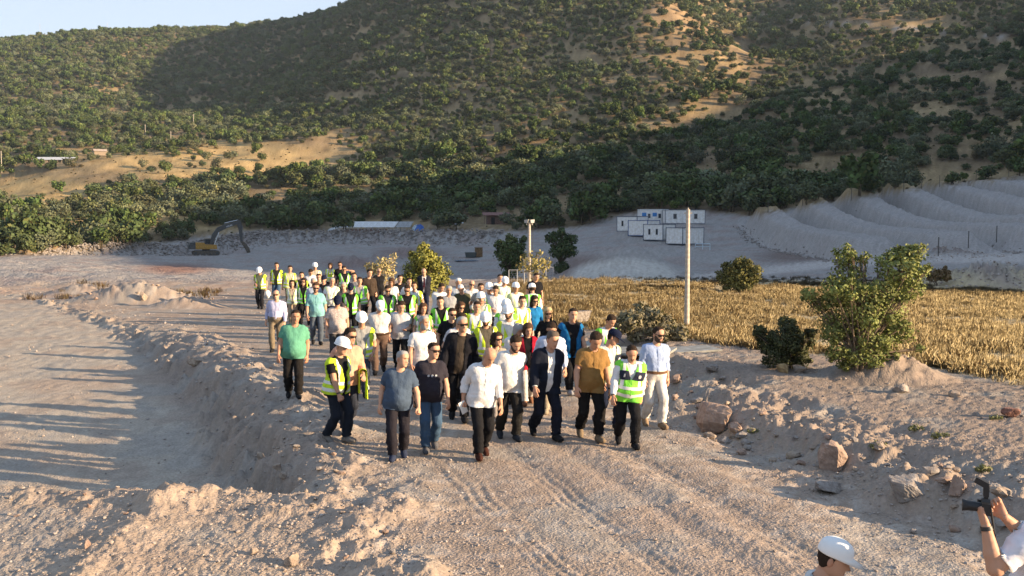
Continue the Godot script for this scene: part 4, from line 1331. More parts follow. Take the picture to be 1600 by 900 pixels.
func build_rocks() -> void:
	var r := RandomNumberGenerator.new()
	r.seed = 654
	var tones := [rock_mat("rock pink", Color(0.45, 0.335, 0.265)), rock_mat("rock tan", Color(0.46, 0.38, 0.30)), rock_mat("rock grey", Color(0.38, 0.35, 0.32)), rock_mat("rock red", Color(0.33, 0.17, 0.13)), rock_mat("rock ochre", Color(0.50, 0.36, 0.18))]
	for c in [[1117, 682, 62, 62, 0, "large pinkish boulder on rubble beside the man in white trousers"], [1308, 738, 56, 44, 0, "cracked pink boulder halfway down the right bank"], [1297, 773, 46, 24, 2, "grey flat topped boulder in the ditch below the pink one"], [1424, 786, 66, 40, 2, "long pale grey boulder lying on the right bank"], [1498, 775, 30, 32, 0, "upright pinkish stone just left of the photographer's camera"], [1226, 583, 24, 18, 4, "ochre stone in front of the dark shrub"], [1250, 583, 22, 13, 1, "flat tan stone right of the ochre stone"], [1410, 616, 28, 15, 2, "grey stone at the foot of the dirt heap"], [1490, 622, 18, 12, 1, "small tan stone right of the dirt heap"], [1580, 653, 32, 16, 3, "red stone on the bank at the right edge"], [1056, 600, 24, 17, 0, "squarish pink stone right of the white trousers"], [1150, 678, 22, 20, 0, "pink stone touching the large boulder's right side"], [305, 574, 26, 18, 1, "pale clod standing on the shaded berm"], [905, 508, 40, 26, 2, "pale rubble lump beyond the man in blue waistcoat"], [1062, 522, 22, 14, 0, "rubble lump in front of the dry grey shrub"], [455, 884, 28, 18, 1, "pale split stone low on the foreground dirt"], [443, 752, 20, 17, 1, "pale stone on the berm in sunlight"], [434, 736, 15, 13, 1, "smaller pale stone above its twin on the berm"], [407, 720, 14, 13, 1, "round pale stone on the berm's edge"], [395, 866, 14, 12, 1, "small stone casting a dark shadow at lower left"], [135, 856, 16, 12, 0, "pinkish stone in the shadowed gully at lower left"], [222, 470, 16, 14, 1, "pale round stone on the spoil ridge at left"]]:
		var g := hit(c[0], c[1])
		var d := -g.z
		var o := put("boulder", rock_mesh(int(c[0]), 15, 9), tones[c[4]], self, Transform3D(Basis(Vector3.UP, r.randf() * TAU), g + Vector3(0, c[3] / F * d * 0.42, -c[2] / F * d * 0.3)))
		o.scale = Vector3(c[2] / F * d * 1.35, c[3] / F * d * 1.45, c[2] / F * d * 1.2)
		tag(o, c[5], "rock")
	var shapes := []
	for i in 10: shapes.append(rock_mesh(200 + i, 10, 3))
	var spots := []
	for i in 110:     # along the right bank
		var z := -r.randf_range(9.0, 25.0)
		spots.append([along(bank, z) + r.randfn() * 0.5 + 0.35, z, r.randf_range(0.08, 0.26), "loose stone in the rubble strip along the road's right bank", "rubble along the right bank"])
	for i in 60:
		var z := -r.randf_range(9.0, 27.0)
		spots.append([along(berm, z) + r.randfn() * 0.3, z, r.randf_range(0.04, 0.12), "loose stone on the berm left of the road", "stones on the left berm"])
	for i in 30:
		var x := -r.randf_range(2.0, 7.0)
		spots.append([x, -12.0 + (x + 4.2) * 0.12 + r.randfn() * 0.6, r.randf_range(0.03, 0.09), "loose stone on the foreground lip above the sunken pad", "stones on the foreground lip"])
	for i in 45:
		var p := at(r.randf_range(90, 330), 460, 44.0)
		spots.append([p.x, -44.0 + r.randfn() * 1.1, r.randf_range(0.10, 0.30), "stone in the sunlit spoil ridge at the left", "stones in the spoil ridge"])
	for i in 34:
		spots.append([r.randf_range(4.5, 12.0), -r.randf_range(11.0, 21.0), r.randf_range(0.05, 0.13), "loose stone scattered on the stony ground right of the road", "stones right of the road"])
	for s in spots:
		var sc: float = s[2]
		var ti: int = [0, 1, 1, 2, 2][r.randi() % 5]
		var o := put("loose_stone", shapes[r.randi() % 10], tones[ti], self)
		o.transform = Transform3D(Basis.from_euler(Vector3(r.randf_range(-0.4, 0.4), r.randf() * TAU, r.randf_range(-0.4, 0.4))).scaled(Vector3(sc * r.randf_range(0.9, 1.5), sc * r.randf_range(0.6, 0.95), sc)), ground(s[0], s[1]) + Vector3(0, sc * 0.18, 0))
		tag(o, "%s %s %s" % ["fist sized" if sc < 0.085 else ("hand sized" if sc < 0.15 else "large"), ["pinkish", "tan", "grey"][ti], s[3]], "stone", s[4])
	# gravel too fine to count
	var gm := MultiMesh.new()
	gm.transform_format = MultiMesh.TRANSFORM_3D
	gm.use_colors = true
	gm.mesh = rock_mesh(900, 8, 2)
	var list := []
	for i in 42000:
		var d := 6.0 * pow(9.0, pow(r.randf(), 1.3))
		var x := r.randf_range(-0.6, 0.6) * d
		var z := -d
		var e := along(berm, z) - x
		var q := x - along(bank, z)
		var keep := 0.35
		if q > -0.8 and q < 2.5: keep = 1.0
		if e > -1.5 and e < 1.6: keep = 0.9
		if e > 1.6 and z < -13.8: keep = 0.12
		if x > along(field, z): keep = 0.03
		if e < -1.5 and q < -0.8: keep = 0.22
		if r.randf() > keep: continue
		var s := r.randf_range(0.010, 0.042) * (1.0 if r.randf() < 0.85 else 1.7) * (0.7 + d / 30.0)
		list.append([Transform3D(Basis.from_euler(Vector3(r.randf() * TAU, r.randf() * TAU, 0)).scaled(Vector3(s, s * 0.7, s * 1.2)), ground(x, z) + Vector3(0, s * 0.1, 0)), r.randf()])
	# broken rock on the quarry rims and spoil
	for i in 9000:
		var k := r.randi() % (rims.size() - 1)
		var p := rims[k].lerp(rims[k + 1], r.randf()) + Vector3(r.randfn() * 3.0, 0, r.randfn() * 3.5 + 1.0)
		var s := r.randf_range(0.18, 0.75)
		list.append([Transform3D(Basis.from_euler(Vector3(r.randf() * TAU, r.randf() * TAU, 0)).scaled(Vector3(s, s * 0.8, s * 1.2)), ground(p.x, p.z) + Vector3(0, s * 0.1, 0)), r.randf(), true])
	for m in [4, 10, 11, 8]:
		for i in 500:
			var mo: Array = mounds[m + 0] if m < mounds.size() else mounds[0]
			var a := r.randf() * TAU
			var q := sqrt(r.randf()) * 1.15
			var x: float = mo[0] + cos(a) * q * mo[2]
			var z: float = mo[1] + sin(a) * q * mo[3]
			var s := r.randf_range(0.06, 0.3)
			list.append([Transform3D(Basis.from_euler(Vector3(r.randf() * TAU, r.randf() * TAU, 0)).scaled(Vector3(s, s * 0.8, s * 1.2)), ground(x, z)), r.randf()])
	# broken rock lying in the furrows between the heaps
	for i in 2600:
		var z := -r.randf_range(100.0, 185.0)
		var x := 38.8 + 9.6 * float(r.randi() % 6) + r.randfn() * 0.55 - (z + 140.0) * 0.10
		var s := r.randf_range(0.15, 0.55)
		list.append([Transform3D(Basis.from_euler(Vector3(r.randf() * TAU, r.randf() * TAU, 0)).scaled(Vector3(s, s * 0.8, s * 1.2)), ground(x, z) + Vector3(0, s * 0.1, 0)), r.randf(), true])
	gm.instance_count = list.size()
	for i in list.size():
		gm.set_instance_transform(i, list[i][0])
		var c := Color(0.30, 0.265, 0.24) if list[i].size() > 2 else Color(0.41, 0.33, 0.27).lerp(Color(0.38, 0.34, 0.31), list[i][1])
		gm.set_instance_color(i, c * r.randf_range(0.62, 0.98))
	var o := MultiMeshInstance3D.new()
	o.name = "gravel"
	o.multimesh = gm
	o.material_override = leaf_mat("gravel", 1.0, 0.0)
	add_child(o)
	tag(o, "fine gravel and broken rock strewn over the site", "gravel", "", "stuff")

# ---------------------------------------------------------------- people
# A body is a field of tapered capsules joined by a smooth minimum and meshed with surface nets.
# bone: [a, b, radius a, radius b, blend, group, t0, t1]
const TORSO := 0
const NECK := 1
const UPARM := 2      # +1 for the person's right side
const FOREARM := 4
const THIGH := 6
const SHIN := 8
const FOOT := 10

func field_mesh(bones: Array, cell: float) -> Dictionary:
	var lo := Vector3.ONE * 1e9
	var hi := -lo
	for b in bones:
		var r := maxf(b[2], b[3]) + cell * 2.5
		lo = lo.min((b[0] as Vector3).min(b[1]) - Vector3.ONE * r)
		hi = hi.max((b[0] as Vector3).max(b[1]) + Vector3.ONE * r)
	var nx := int((hi.x - lo.x) / cell) + 2
	var ny := int((hi.y - lo.y) / cell) + 2
	var nzz := int((hi.z - lo.z) / cell) + 2
	var sy := nx
	var sz := nx * ny
	var f := PackedFloat32Array()
	f.resize(sz * nzz)
	f.fill(1.0)
	var who := PackedByteArray()
	who.resize(sz * nzz)
	var bi := -1
	for b in bones:
		bi += 1
		var a: Vector3 = b[0]
		var e: Vector3 = b[1] - a
		var ra: float = b[2]
		var dr: float = b[3] - ra
		var k: float = b[4]
		var il := 1.0 / maxf(e.length_squared(), 1e-9)
		var m := maxf(b[2], b[3]) + maxf(k * 0.6, cell * 2.0)
		var p0: Vector3 = (a.min(b[1]) - Vector3.ONE * m - lo) / cell
		var p1: Vector3 = (a.max(b[1]) + Vector3.ONE * m - lo) / cell
		var ex := e.x
		var ey := e.y
		var ez := e.z
		for iz in range(maxi(int(p0.z), 0), mini(int(p1.z) + 2, nzz)):
			var qz := lo.z + iz * cell - a.z
			for iy in range(maxi(int(p0.y), 0), mini(int(p1.y) + 2, ny)):
				var qy := lo.y + iy * cell - a.y
				var yz := qy * ey + qz * ez
				var o := iz * sz + iy * sy
				for ix in range(maxi(int(p0.x), 0), mini(int(p1.x) + 2, nx)):
					var qx := lo.x + ix * cell - a.x
					var t := clampf((qx * ex + yz) * il, 0.0, 1.0)
					var dx := qx - ex * t
					var dy := qy - ey * t
					var dz := qz - ez * t
					var d := sqrt(dx * dx + dy * dy + dz * dz) - ra - dr * t
					var g := f[o + ix]
					if d < g: who[o + ix] = bi
					var h := maxf(k - absf(g - d), 0.0)
					f[o + ix] = minf(g, d) - h * h * 0.25 / k
	var vi := PackedInt32Array()
	vi.resize(sz * nzz)
	vi.fill(-1)
	var v := PackedVector3Array()
	var id := PackedByteArray()
	var lim := cell * 2.2
	var off := [0, 1, sy, sy + 1, sz, sz + 1, sz + sy, sz + sy + 1]
	var edges := [[0, 1], [2, 3], [4, 5], [6, 7], [0, 2], [1, 3], [4, 6], [5, 7], [0, 4], [1, 5], [2, 6], [3, 7]]
	var corner := PackedVector3Array()
	for c in 8: corner.append(Vector3(c & 1, (c >> 1) & 1, c >> 2))
	for iz in nzz - 1:
		for iy in ny - 1:
			var o := iz * sz + iy * sy
			for ix in nx - 1:
				var f0 := f[o]
				if f0 < lim and f0 > -lim:
					var m := int(f0 < 0.0) + int(f[o + 1] < 0.0) + int(f[o + sy] < 0.0) + int(f[o + sy + 1] < 0.0) + int(f[o + sz] < 0.0) + int(f[o + sz + 1] < 0.0) + int(f[o + sz + sy] < 0.0) + int(f[o + sz + sy + 1] < 0.0)
					if m > 0 and m < 8:
						var s := Vector3.ZERO
						var n := 0
						for e in edges:
							var fa := f[o + off[e[0]]]
							var fb := f[o + off[e[1]]]
							if (fa < 0.0) != (fb < 0.0):
								s += corner[e[0]].lerp(corner[e[1]], fa / (fa - fb))
								n += 1
						vi[o] = v.size()
						v.append(lo + (Vector3(ix, iy, iz) + s / n) * cell)
						id.append(who[o] if f0 < 1.0 else who[o + 1])
				o += 1
	var idx := PackedInt32Array()
	var nr := PackedVector3Array()
	nr.resize(v.size())
	var st := [1, sy, sz]
	for iz in range(1, nzz - 1):
		for iy in range(1, ny - 1):
			var o := iz * sz + iy * sy
			for ix in range(1, nx - 1):
				o += 1
				if vi[o] < 0: continue
				var ins := f[o] < 0.0
				for axis in 3:
					if ins == (f[o + st[axis]] < 0.0): continue
					var s1: int = st[(axis + 1) % 3]
					var s2: int = st[(axis + 2) % 3]
					var qa := vi[o - s1 - s2]
					var qb := vi[o - s2]
					var qc := vi[o]
					var qd := vi[o - s1]
					if qa < 0 or qb < 0 or qd < 0: continue
					if not ins:
						var tmp := qb
						qb = qd
						qd = tmp
					var n := (v[qb] - v[qa]).cross(v[qc] - v[qa]) + (v[qc] - v[qa]).cross(v[qd] - v[qa])
					nr[qa] += n
					nr[qb] += n
					nr[qc] += n
					nr[qd] += n
					idx.append_array([qa, qc, qb, qa, qd, qc])
	for i in nr.size(): nr[i] = nr[i].normalized()
	var grp := PackedByteArray()
	var ts := PackedFloat32Array()
	grp.resize(v.size())
	ts.resize(v.size())
	for i in v.size():
		var b: Array = bones[id[i]]
		var e: Vector3 = b[1] - b[0]
		var t := clampf((v[i] - b[0]).dot(e) / maxf(e.length_squared(), 1e-9), 0.0, 1.0)
		grp[i] = b[5]
		ts[i] = lerpf(b[6], b[7], t)
	return {"v": v, "n": nr, "idx": idx, "g": grp, "t": ts}

# cloth, hair or strap: the part of a body surface where s > 0, lifted off it, with a turned edge
func shell(b: Dictionary, s: PackedFloat32Array, off: PackedFloat32Array) -> ArrayMesh:
	var v: PackedVector3Array = b.v
	var n: PackedVector3Array = b.n
	var idx: PackedInt32Array = b.idx
	var ov := PackedVector3Array()
	var on := PackedVector3Array()
	var remap := PackedInt32Array()
	remap.resize(v.size())
	remap.fill(-1)
	var oi := PackedInt32Array()
	for i in range(0, idx.size(), 3):
		var pos_n := int(s[idx[i]] > 0.0) + int(s[idx[i + 1]] > 0.0) + int(s[idx[i + 2]] > 0.0)
		if pos_n == 0: continue
		if pos_n == 3:
			for k in 3:
				var q := idx[i + k]
				if remap[q] < 0:
					remap[q] = ov.size()
					ov.append(v[q] + n[q] * off[q])
					on.append(n[q])
				oi.append(remap[q])
			continue
		var poly := PackedVector3Array()
		var pn := PackedVector3Array()
		var cut := []
		for k in 3:
			var a := idx[i + k]
			var c := idx[i + (k + 1) % 3]
			if s[a] > 0.0:
				poly.append(v[a] + n[a] * off[a])
				pn.append(n[a])
			if (s[a] > 0.0) != (s[c] > 0.0):
				var t := s[a] / (s[a] - s[c])
				var nn := n[a].lerp(n[c], t).normalized()
				var base := v[a].lerp(v[c], t)
				var p := base + nn * lerpf(off[a], off[c], t)
				poly.append(p)
				pn.append(nn)
				cut.append([p, base + nn * 0.001, nn, s[a] > 0.0])
		var o := ov.size()
		for k in poly.size():
			ov.append(poly[k])
			on.append(pn[k])
		for k in range(1, poly.size() - 1): oi.append_array([o, o + k, o + k + 1])
		if cut.size() == 2:
			var c0: Array = cut[0] if cut[0][3] else cut[1]
			var c1: Array = cut[1] if cut[0][3] else cut[0]
			o = ov.size()
			for q in [c0[0], c1[0], c1[1], c0[1]]:
				ov.append(q)
			for q in [c0[2], c1[2], c1[2], c0[2]]: on.append(q)
			oi.append_array([o, o + 2, o + 1, o, o + 3, o + 2])
	if oi.is_empty(): return null
	return mesh_of(ov, on, PackedColorArray(), oi)

func two_bone(a: Vector3, target: Vector3, l1: float, l2: float, pole: Vector3) -> Array:
	var d := target - a
	var dist := clampf(d.length(), 0.08, (l1 + l2) * 0.998)
	var u := d.normalized()
	var e := a + u * dist
	var c := (l1 * l1 + dist * dist - l2 * l2) / (2.0 * dist)
	var h := sqrt(maxf(l1 * l1 - c * c, 0.0))
	var side := (pole - u * pole.dot(u)).normalized()
	return [a + u * c + side * h, e]

var head_parts := {}
func head_data() -> Dictionary:
	if head_parts.has("head"): return head_parts.head
	var ys := [-0.120, -0.108, -0.085, -0.055, -0.02, 0.012, 0.042, 0.070, 0.094, 0.112, 0.121]
	var ws := [0.022, 0.043, 0.057, 0.066, 0.071, 0.074, 0.077, 0.075, 0.063, 0.042, 0.004]
	var fs := [0.066, 0.088, 0.092, 0.092, 0.092, 0.091, 0.094, 0.088, 0.070, 0.045, 0.004]
	var bs := [0.018, 0.038, 0.060, 0.078, 0.092, 0.100, 0.103, 0.098, 0.082, 0.054, 0.004]
	var rows := 30
	var segs := 30
	var v := PackedVector3Array()
	var c := PackedColorArray()
	var idx := PackedInt32Array()
	for r in rows + 1:
		var y := lerpf(-0.120, 0.121, 0.5 - 0.5 * cos(PI * (0.06 + 0.94 * r / rows)))
		var k := 0
		while k < ys.size() - 2 and y > ys[k + 1]: k += 1
		var t: float = clampf((y - ys[k]) / (ys[k + 1] - ys[k]), 0.0, 1.0)
		t = t * t * (3.0 - 2.0 * t) * 0.35 + t * 0.65
		var w: float = lerpf(ws[k], ws[k + 1], t)
		var f: float = lerpf(fs[k], fs[k + 1], t)
		var b: float = lerpf(bs[k], bs[k + 1], t)
		for q in segs + 1:
			var a := TAU * (q % segs) / segs
			# crowd the columns towards the face
			a = a - 0.35 * sin(a)
			var sx := sin(a)
			var cz := cos(a)
			var x := w * signf(sx) * pow(absf(sx), 0.88)
			var z := (f if cz > 0.0 else b) * signf(cz) * pow(absf(cz), 0.88)
			var col := Color.WHITE
			if cz > 0.0:
				var ax := absf(x)
				var nose := exp(-pow(x / 0.013, 2.0)) * clampf((0.026 - y) / 0.055, 0.0, 1.0) * sstep(-0.046, -0.034, y)
				z += nose * 0.026 + exp(-pow(x / 0.02, 2.0) - pow((y + 0.036) / 0.01, 2.0)) * 0.006
				z -= 0.009 * exp(-pow((ax - 0.031) / 0.016, 2.0) - pow((y - 0.008) / 0.012, 2.0))
				z += 0.004 * exp(-pow((y - 0.030) / 0.008, 2.0)) * sstep(0.06, 0.03, ax)
				z += 0.006 * exp(-pow(x / 0.022, 2.0) - pow((y + 0.066) / 0.014, 2.0)) - 0.004 * exp(-pow((y + 0.0665) / 0.003, 2.0)) * sstep(0.028, 0.015, ax)
				z += 0.006 * exp(-pow(x / 0.02, 2.0) - pow((y + 0.102) / 0.012, 2.0))
				var eye := Vector2((ax - 0.031) / 0.014, (y - 0.008) / 0.0075).length()
				if eye < 1.0: col = Color(0.62, 0.56, 0.52)
				if eye < 0.6: col = Color(0.10, 0.07, 0.06)
				if absf(y - 0.027) < 0.006 and ax > 0.012 and ax < 0.05: col = Color(0.38, 0.30, 0.26)
				if absf(y + 0.066) < 0.008 and ax < 0.024: col = Color(0.85, 0.55, 0.52)
			v.append(Vector3(x, y, z))
			c.append(col)
	for r in rows:
		for q in segs:
			var o := r * (segs + 1) + q
			idx.append_array([o, o + segs + 2, o + 1, o, o + segs + 1, o + segs + 2])
	# ears
	for s in [-1.0, 1.0]:
		var o := v.size()
		for j in 7:
			for i in 9:
				var th := PI * j / 6.0
				var ph := TAU * i / 8.0
				v.append(Vector3(s * 0.077, -0.006, -0.012) + Vector3(s * 0.013 * sin(th) * cos(ph) + s * 0.006 * sin(th) * sin(ph), 0.033 * cos(th), -0.02 * sin(th) * sin(ph)))
				c.append(Color(0.95, 0.86, 0.84))
		for j in 6:
			for i in 8:
				var e := o + j * 9 + i
				idx.append_array([e, e + 10, e + 1, e, e + 9, e + 10] if s > 0 else [e, e + 1, e + 10, e, e + 10, e + 9])
	var n := PackedVector3Array()
	n.resize(v.size())
	for i in range(0, idx.size(), 3):
		var fnrm := (v[idx[i + 2]] - v[idx[i]]).cross(v[idx[i + 1]] - v[idx[i]])
		for k in 3: n[idx[i + k]] += fnrm
	for r in rows + 1:    # close the seam
		var a := r * (segs + 1)
		var m := n[a] + n[a + segs]
		n[a] = m
		n[a + segs] = m
	for i in n.size(): n[i] = n[i].normalized()
	head_parts.head = {"v": v, "n": n, "idx": idx, "c": c, "face": (rows + 1) * (segs + 1)}
	return head_parts.head

func hair_shell(style: String) -> ArrayMesh:
	if head_parts.has(style): return head_parts[style]
	var h := head_data()
	var s := PackedFloat32Array()
	var off := PackedFloat32Array()
	var nn: FastNoiseLite = noise("hair", FastNoiseLite.TYPE_SIMPLEX, 22.0, 2, 31)
	for i in h.v.size():
		var p: Vector3 = h.v[i]
		var a := absf(atan2(p.x, p.z))
		var line := 0.0
		var k := -1.0
		var o := 0.008 + 0.010 * nn.get_noise_3dv(p)
		match style:
			"short", "crop", "receding":
				var fr: float = {"short": 0.086, "crop": 0.088, "receding": 0.106}[style]
				if a < 0.9: line = lerpf(fr, 0.070 if style != "receding" else 0.080, a / 0.9)
				elif a < 1.45: line = lerpf(0.070 if style != "receding" else 0.080, 0.024, (a - 0.9) / 0.55)
				else: line = lerpf(0.022, -0.055, clampf((a - 1.45) / 0.6, 0.0, 1.0))
				line += 0.010 * exp(-pow((a - 0.5) / 0.25, 2.0))
				if a > 0.9 and a < 1.45: line += 0.012
				k = p.y - line + 0.007 * nn.get_noise_3dv(p * 2.0)
				if style == "crop": o *= 0.55
				if style == "short": o += 0.012 * sstep(0.06, 0.11, p.y)
				o = 0.002 + o * sstep(0.0, 0.028, k)
			"fringe":
				line = lerpf(0.0, -0.062, clampf((a - 1.45) / 0.8, 0.0, 1.0))
				k = minf(p.y - line, 0.052 - p.y) if a > 1.25 else -0.05
				o *= 0.6
			"full":
				if a < 0.75: line = 0.074
				elif a < 1.3: line = lerpf(0.074, -0.09, (a - 0.75) / 0.55)
				else: line = -0.125
				k = p.y - line
				o = 0.022 + 0.014 * nn.get_noise_3dv(p * 0.7)
			"beard":
				var side := 1.65
				k = minf(-0.046 - p.y + 0.04 * clampf((a - 0.5) / 0.6, 0.0, 1.0), side - a) if a < 1.7 else -0.05
				if absf(p.y + 0.066) < 0.011 and absf(p.x) < 0.025 and p.z > 0.0: k = -0.01
				o = 0.003
			"moustache":
				k = 0.008 - absf(p.y + 0.053) if absf(p.x) < 0.028 and p.z > 0.0 else -0.01
				o = 0.006
		if i >= h.face: k = -1.0
		s.append(k)
		off.append(o)
	head_parts[style] = shell(h, s, off)
	return head_parts[style]

func lathe(profile: Array, segs: int, zscale: float, peak := 0.0, peak_rows := 0, sharp := 4.0) -> ArrayMesh:
	var st := SurfaceTool.new()
	st.begin(Mesh.PRIMITIVE_TRIANGLES)
	var g := []
	for j in profile.size():
		var row := []
		for i in segs + 1:
			var a := TAU * i / segs
			var r: float = profile[j][0]
			var y: float = profile[j][1]
			var z := cos(a) * r * zscale
			if j < peak_rows:
				var e := pow(maxf(cos(a), 0.0), sharp) * peak
				z += e
				y -= e * 0.25
			row.append(Vector3(sin(a) * r, y, z))
		g.append(row)
	for j in profile.size() - 1:
		for i in segs:
			for q in [[j, i], [j + 1, i + 1], [j, i + 1], [j, i], [j + 1, i], [j + 1, i + 1]]: st.add_vertex(g[q[0]][q[1]])
	st.index()
	st.generate_normals()
	return st.commit()

func hat_mesh(kind: String) -> ArrayMesh:
	if head_parts.has(kind): return head_parts[kind]
	var m: ArrayMesh
	match kind:
		"helmet": m = lathe([[0.098, 0.036], [0.118, 0.030], [0.119, 0.037], [0.108, 0.044], [0.107, 0.075], [0.100, 0.108], [0.084, 0.135], [0.058, 0.155], [0.028, 0.165], [0.0, 0.167]], 28, 1.22, 0.05, 3, 3.0)
		"cap": m = lathe([[0.086, 0.036], [0.094, 0.034], [0.096, 0.042], [0.095, 0.068], [0.089, 0.096], [0.075, 0.120], [0.052, 0.136], [0.024, 0.144], [0.0, 0.146]], 28, 1.2, 0.10, 2, 1.5)
		"glasses":
			var v := PackedVector3Array()
			var st := SurfaceTool.new()
			st.begin(Mesh.PRIMITIVE_TRIANGLES)
			var n := 22
			var rows := []
			for i in n + 1:
				var a := lerpf(-1.75, 1.75, float(i) / n)
				var x := 0.083 * sin(a)
				var lens := absf(a) < 0.95
				var hi := 0.024 if lens else 0.020
				var lo := (-0.012 + 0.012 * exp(-pow(a / 0.16, 2.0))) if lens else 0.012
				var z := 0.101 * pow(maxf(cos(a), 0.0), 0.7) - 0.06 * maxf(0.0, absf(a) - PI / 2)
				rows.append([Vector3(x, hi, z), Vector3(x, lo, z)])
			for i in n:
				var a: Array = rows[i]
				var b: Array = rows[i + 1]
				for q in [a[0], b[0], b[1], a[0], b[1], a[1]]: st.add_vertex(q)
				for q in [a[0] * 0.96, b[1] * 0.96, b[0] * 0.96, a[0] * 0.96, a[1] * 0.96, b[1] * 0.96]: st.add_vertex(q)
			st.index()
			st.generate_normals()
			m = st.commit()
		"long_hair": m = drape(0.30, 0.115)
		"bob_hair": m = drape(0.14, 0.112)
	head_parts[kind] = m
	return m

# hair hanging behind and beside the face
func drape(down: float, wide: float) -> ArrayMesh:
	var st := SurfaceTool.new()
	st.begin(Mesh.PRIMITIVE_TRIANGLES)
	var nn: FastNoiseLite = noise("hair", FastNoiseLite.TYPE_SIMPLEX, 22.0, 2, 31)
	var g := []
	var n := 26
	var rows := 12
	for j in rows + 1:
		var t := float(j) / rows
		var row := []
		for i in n + 1:
			var a := lerpf(0.95, TAU - 0.95, float(i) / n)
			var y := 0.10 - t * (0.10 + down)
			var w := lerpf(0.070, wide, sstep(0.0, 0.4, t)) * (1.0 - 0.25 * sstep(0.75, 1.0, t))
			var p := Vector3(sin(a) * w * 0.92, y, cos(a) * w - 0.012 - 0.015 * t)
			p += Vector3(p.x, 0, p.z).normalized() * 0.02 * nn.get_noise_3d(p.x, p.y * 0.4, p.z)
			row.append(p)
		g.append(row)
	for j in rows:
		for i in n:
			for q in [[j, i], [j + 1, i + 1], [j + 1, i], [j, i], [j, i + 1], [j + 1, i + 1]]: st.add_vertex(g[q[0]][q[1]])
			for q in [[j, i], [j + 1, i], [j + 1, i + 1], [j, i], [j + 1, i + 1], [j, i + 1]]:
				var p: Vector3 = g[q[0]][q[1]]
				st.add_vertex(Vector3(p.x * 0.86, p.y, p.z * 0.86))
	st.index()
	st.generate_normals()
	return st.commit()

func hand_data(grip: bool) -> Dictionary:
	var key := "grip" if grip else "hand"
	if head_parts.has(key): return head_parts[key]
	var b := []
	b.append([Vector3(0, -0.01, 0), Vector3(0, 0.03, 0), 0.024, 0.022, 0.012, 0, 0.0, 0.0])
	b.append([Vector3(0, 0.015, -0.012), Vector3(0, 0.085, -0.027), 0.018, 0.015, 0.012, 0, 0.0, 0.0])
	b.append([Vector3(0, 0.015, 0.012), Vector3(0, 0.088, 0.022), 0.019, 0.016, 0.012, 0, 0.0, 0.0])
	b.append([Vector3(0, 0.02, 0), Vector3(0, 0.09, -0.003), 0.019, 0.015, 0.012, 0, 0.0, 0.0])
	var zs := [-0.036, -0.013, 0.011, 0.034]
	var ls := [0.058, 0.074, 0.080, 0.072]
	for i in 4:
		var c1 := (1.25 if grip else 0.3) + 0.05 * i
		var c2 := (2.5 if grip else 0.75) + 0.05 * i
		var p := Vector3(0, 0.088, zs[i] * 0.9)
		var q: Vector3 = p + Vector3(sin(c1), cos(c1), (zs[i]) * 1.2).normalized() * ls[i] * 0.55
		var e: Vector3 = q + Vector3(sin(c2), cos(c2), zs[i]).normalized() * ls[i] * 0.5
		b.append([p, q, 0.0105, 0.0095, 0.006, 0, 0.0, 0.0])
		b.append([q, e, 0.0095, 0.0080, 0.006, 0, 0.0, 0.0])
	b.append([Vector3(0.004, 0.02, 0.026), Vector3(0.016, 0.055, 0.052), 0.014, 0.0115, 0.01, 0, 0.0, 0.0])
	b.append([Vector3(0.016, 0.055, 0.052), Vector3(0.03, 0.085, 0.052), 0.0115, 0.009, 0.006, 0, 0.0, 0.0])
	head_parts[key] = field_mesh(b, 0.0075)
	return head_parts[key]

func cloth(key: String, c: Color, pattern := "") -> StandardMaterial3D:
	if not mats.has("cloth " + key + pattern):
		var m := StandardMaterial3D.new()
		m.albedo_color = c.linear_to_srgb()
		if not mats.has("weave"):
			mats.weave = noise_tex(fresh(FastNoiseLite.TYPE_SIMPLEX_SMOOTH, 0.012, 4, 61), Color.BLACK, Color.WHITE, 256, 6.0)
			mats.worn_cloth = noise_tex(fresh(FastNoiseLite.TYPE_SIMPLEX_SMOOTH, 0.02, 4, 62), Color(0.86, 0.86, 0.86), Color.WHITE, 256)
		m.normal_enabled = true
		m.normal_texture = mats.weave
		m.normal_scale = 1.2
		m.albedo_texture = mats.worn_cloth
		m.uv1_triplanar = true
		m.uv1_scale = Vector3(2.2, 1.5, 2.2)
		m.roughness = 0.9
		m.metallic_specular = 0.2
		if pattern == "stripes":
			var im := Image.create(8, 64, false, Image.FORMAT_RGB8)
			im.fill(Color(0.85, 0.84, 0.82))
			for i in 8: im.fill_rect(Rect2i(0, i * 8, 8, 4), Color(0.08, 0.08, 0.1))
			m.albedo_texture = ImageTexture.create_from_image(im)
			m.albedo_color = Color.WHITE
			m.uv1_scale = Vector3(2, 4, 2)
		if pattern == "leafy":
			m.albedo_texture = noise_tex(fresh(FastNoiseLite.TYPE_CELLULAR, 0.05, 3, 63), Color(0.62, 0.58, 0.58), Color(1, 1, 1), 256)
			m.uv1_scale = Vector3(3, 3, 3)
		mats["cloth " + key + pattern] = m
	return mats["cloth " + key + pattern]

func skin_mat(tone: float) -> StandardMaterial3D:
	var key := "skin %.2f" % tone
	if not mats.has(key):
		var m := StandardMaterial3D.new()
		m.vertex_color_use_as_albedo = true
		m.albedo_color = (Color(0.40, 0.215, 0.135).lerp(Color(0.52, 0.31, 0.21), tone)).linear_to_srgb()
		m.roughness = 0.55
		m.metallic_specular = 0.35
		mats[key] = m
	return mats[key]

# where somebody of height h stands whose head top shows at a pixel
func stand(px: float, py: float, h: float) -> Vector3:
	var a := 4.0
	var b := 62.0
	for i in 22:
		var m := (a + b) * 0.5
		var p := at(px, py, m)
		if p.y - height(p.x, p.z) - h > 0.0: a = m
		else: b = m
	var q := at(px, py, a)
	return ground(q.x, q.z)

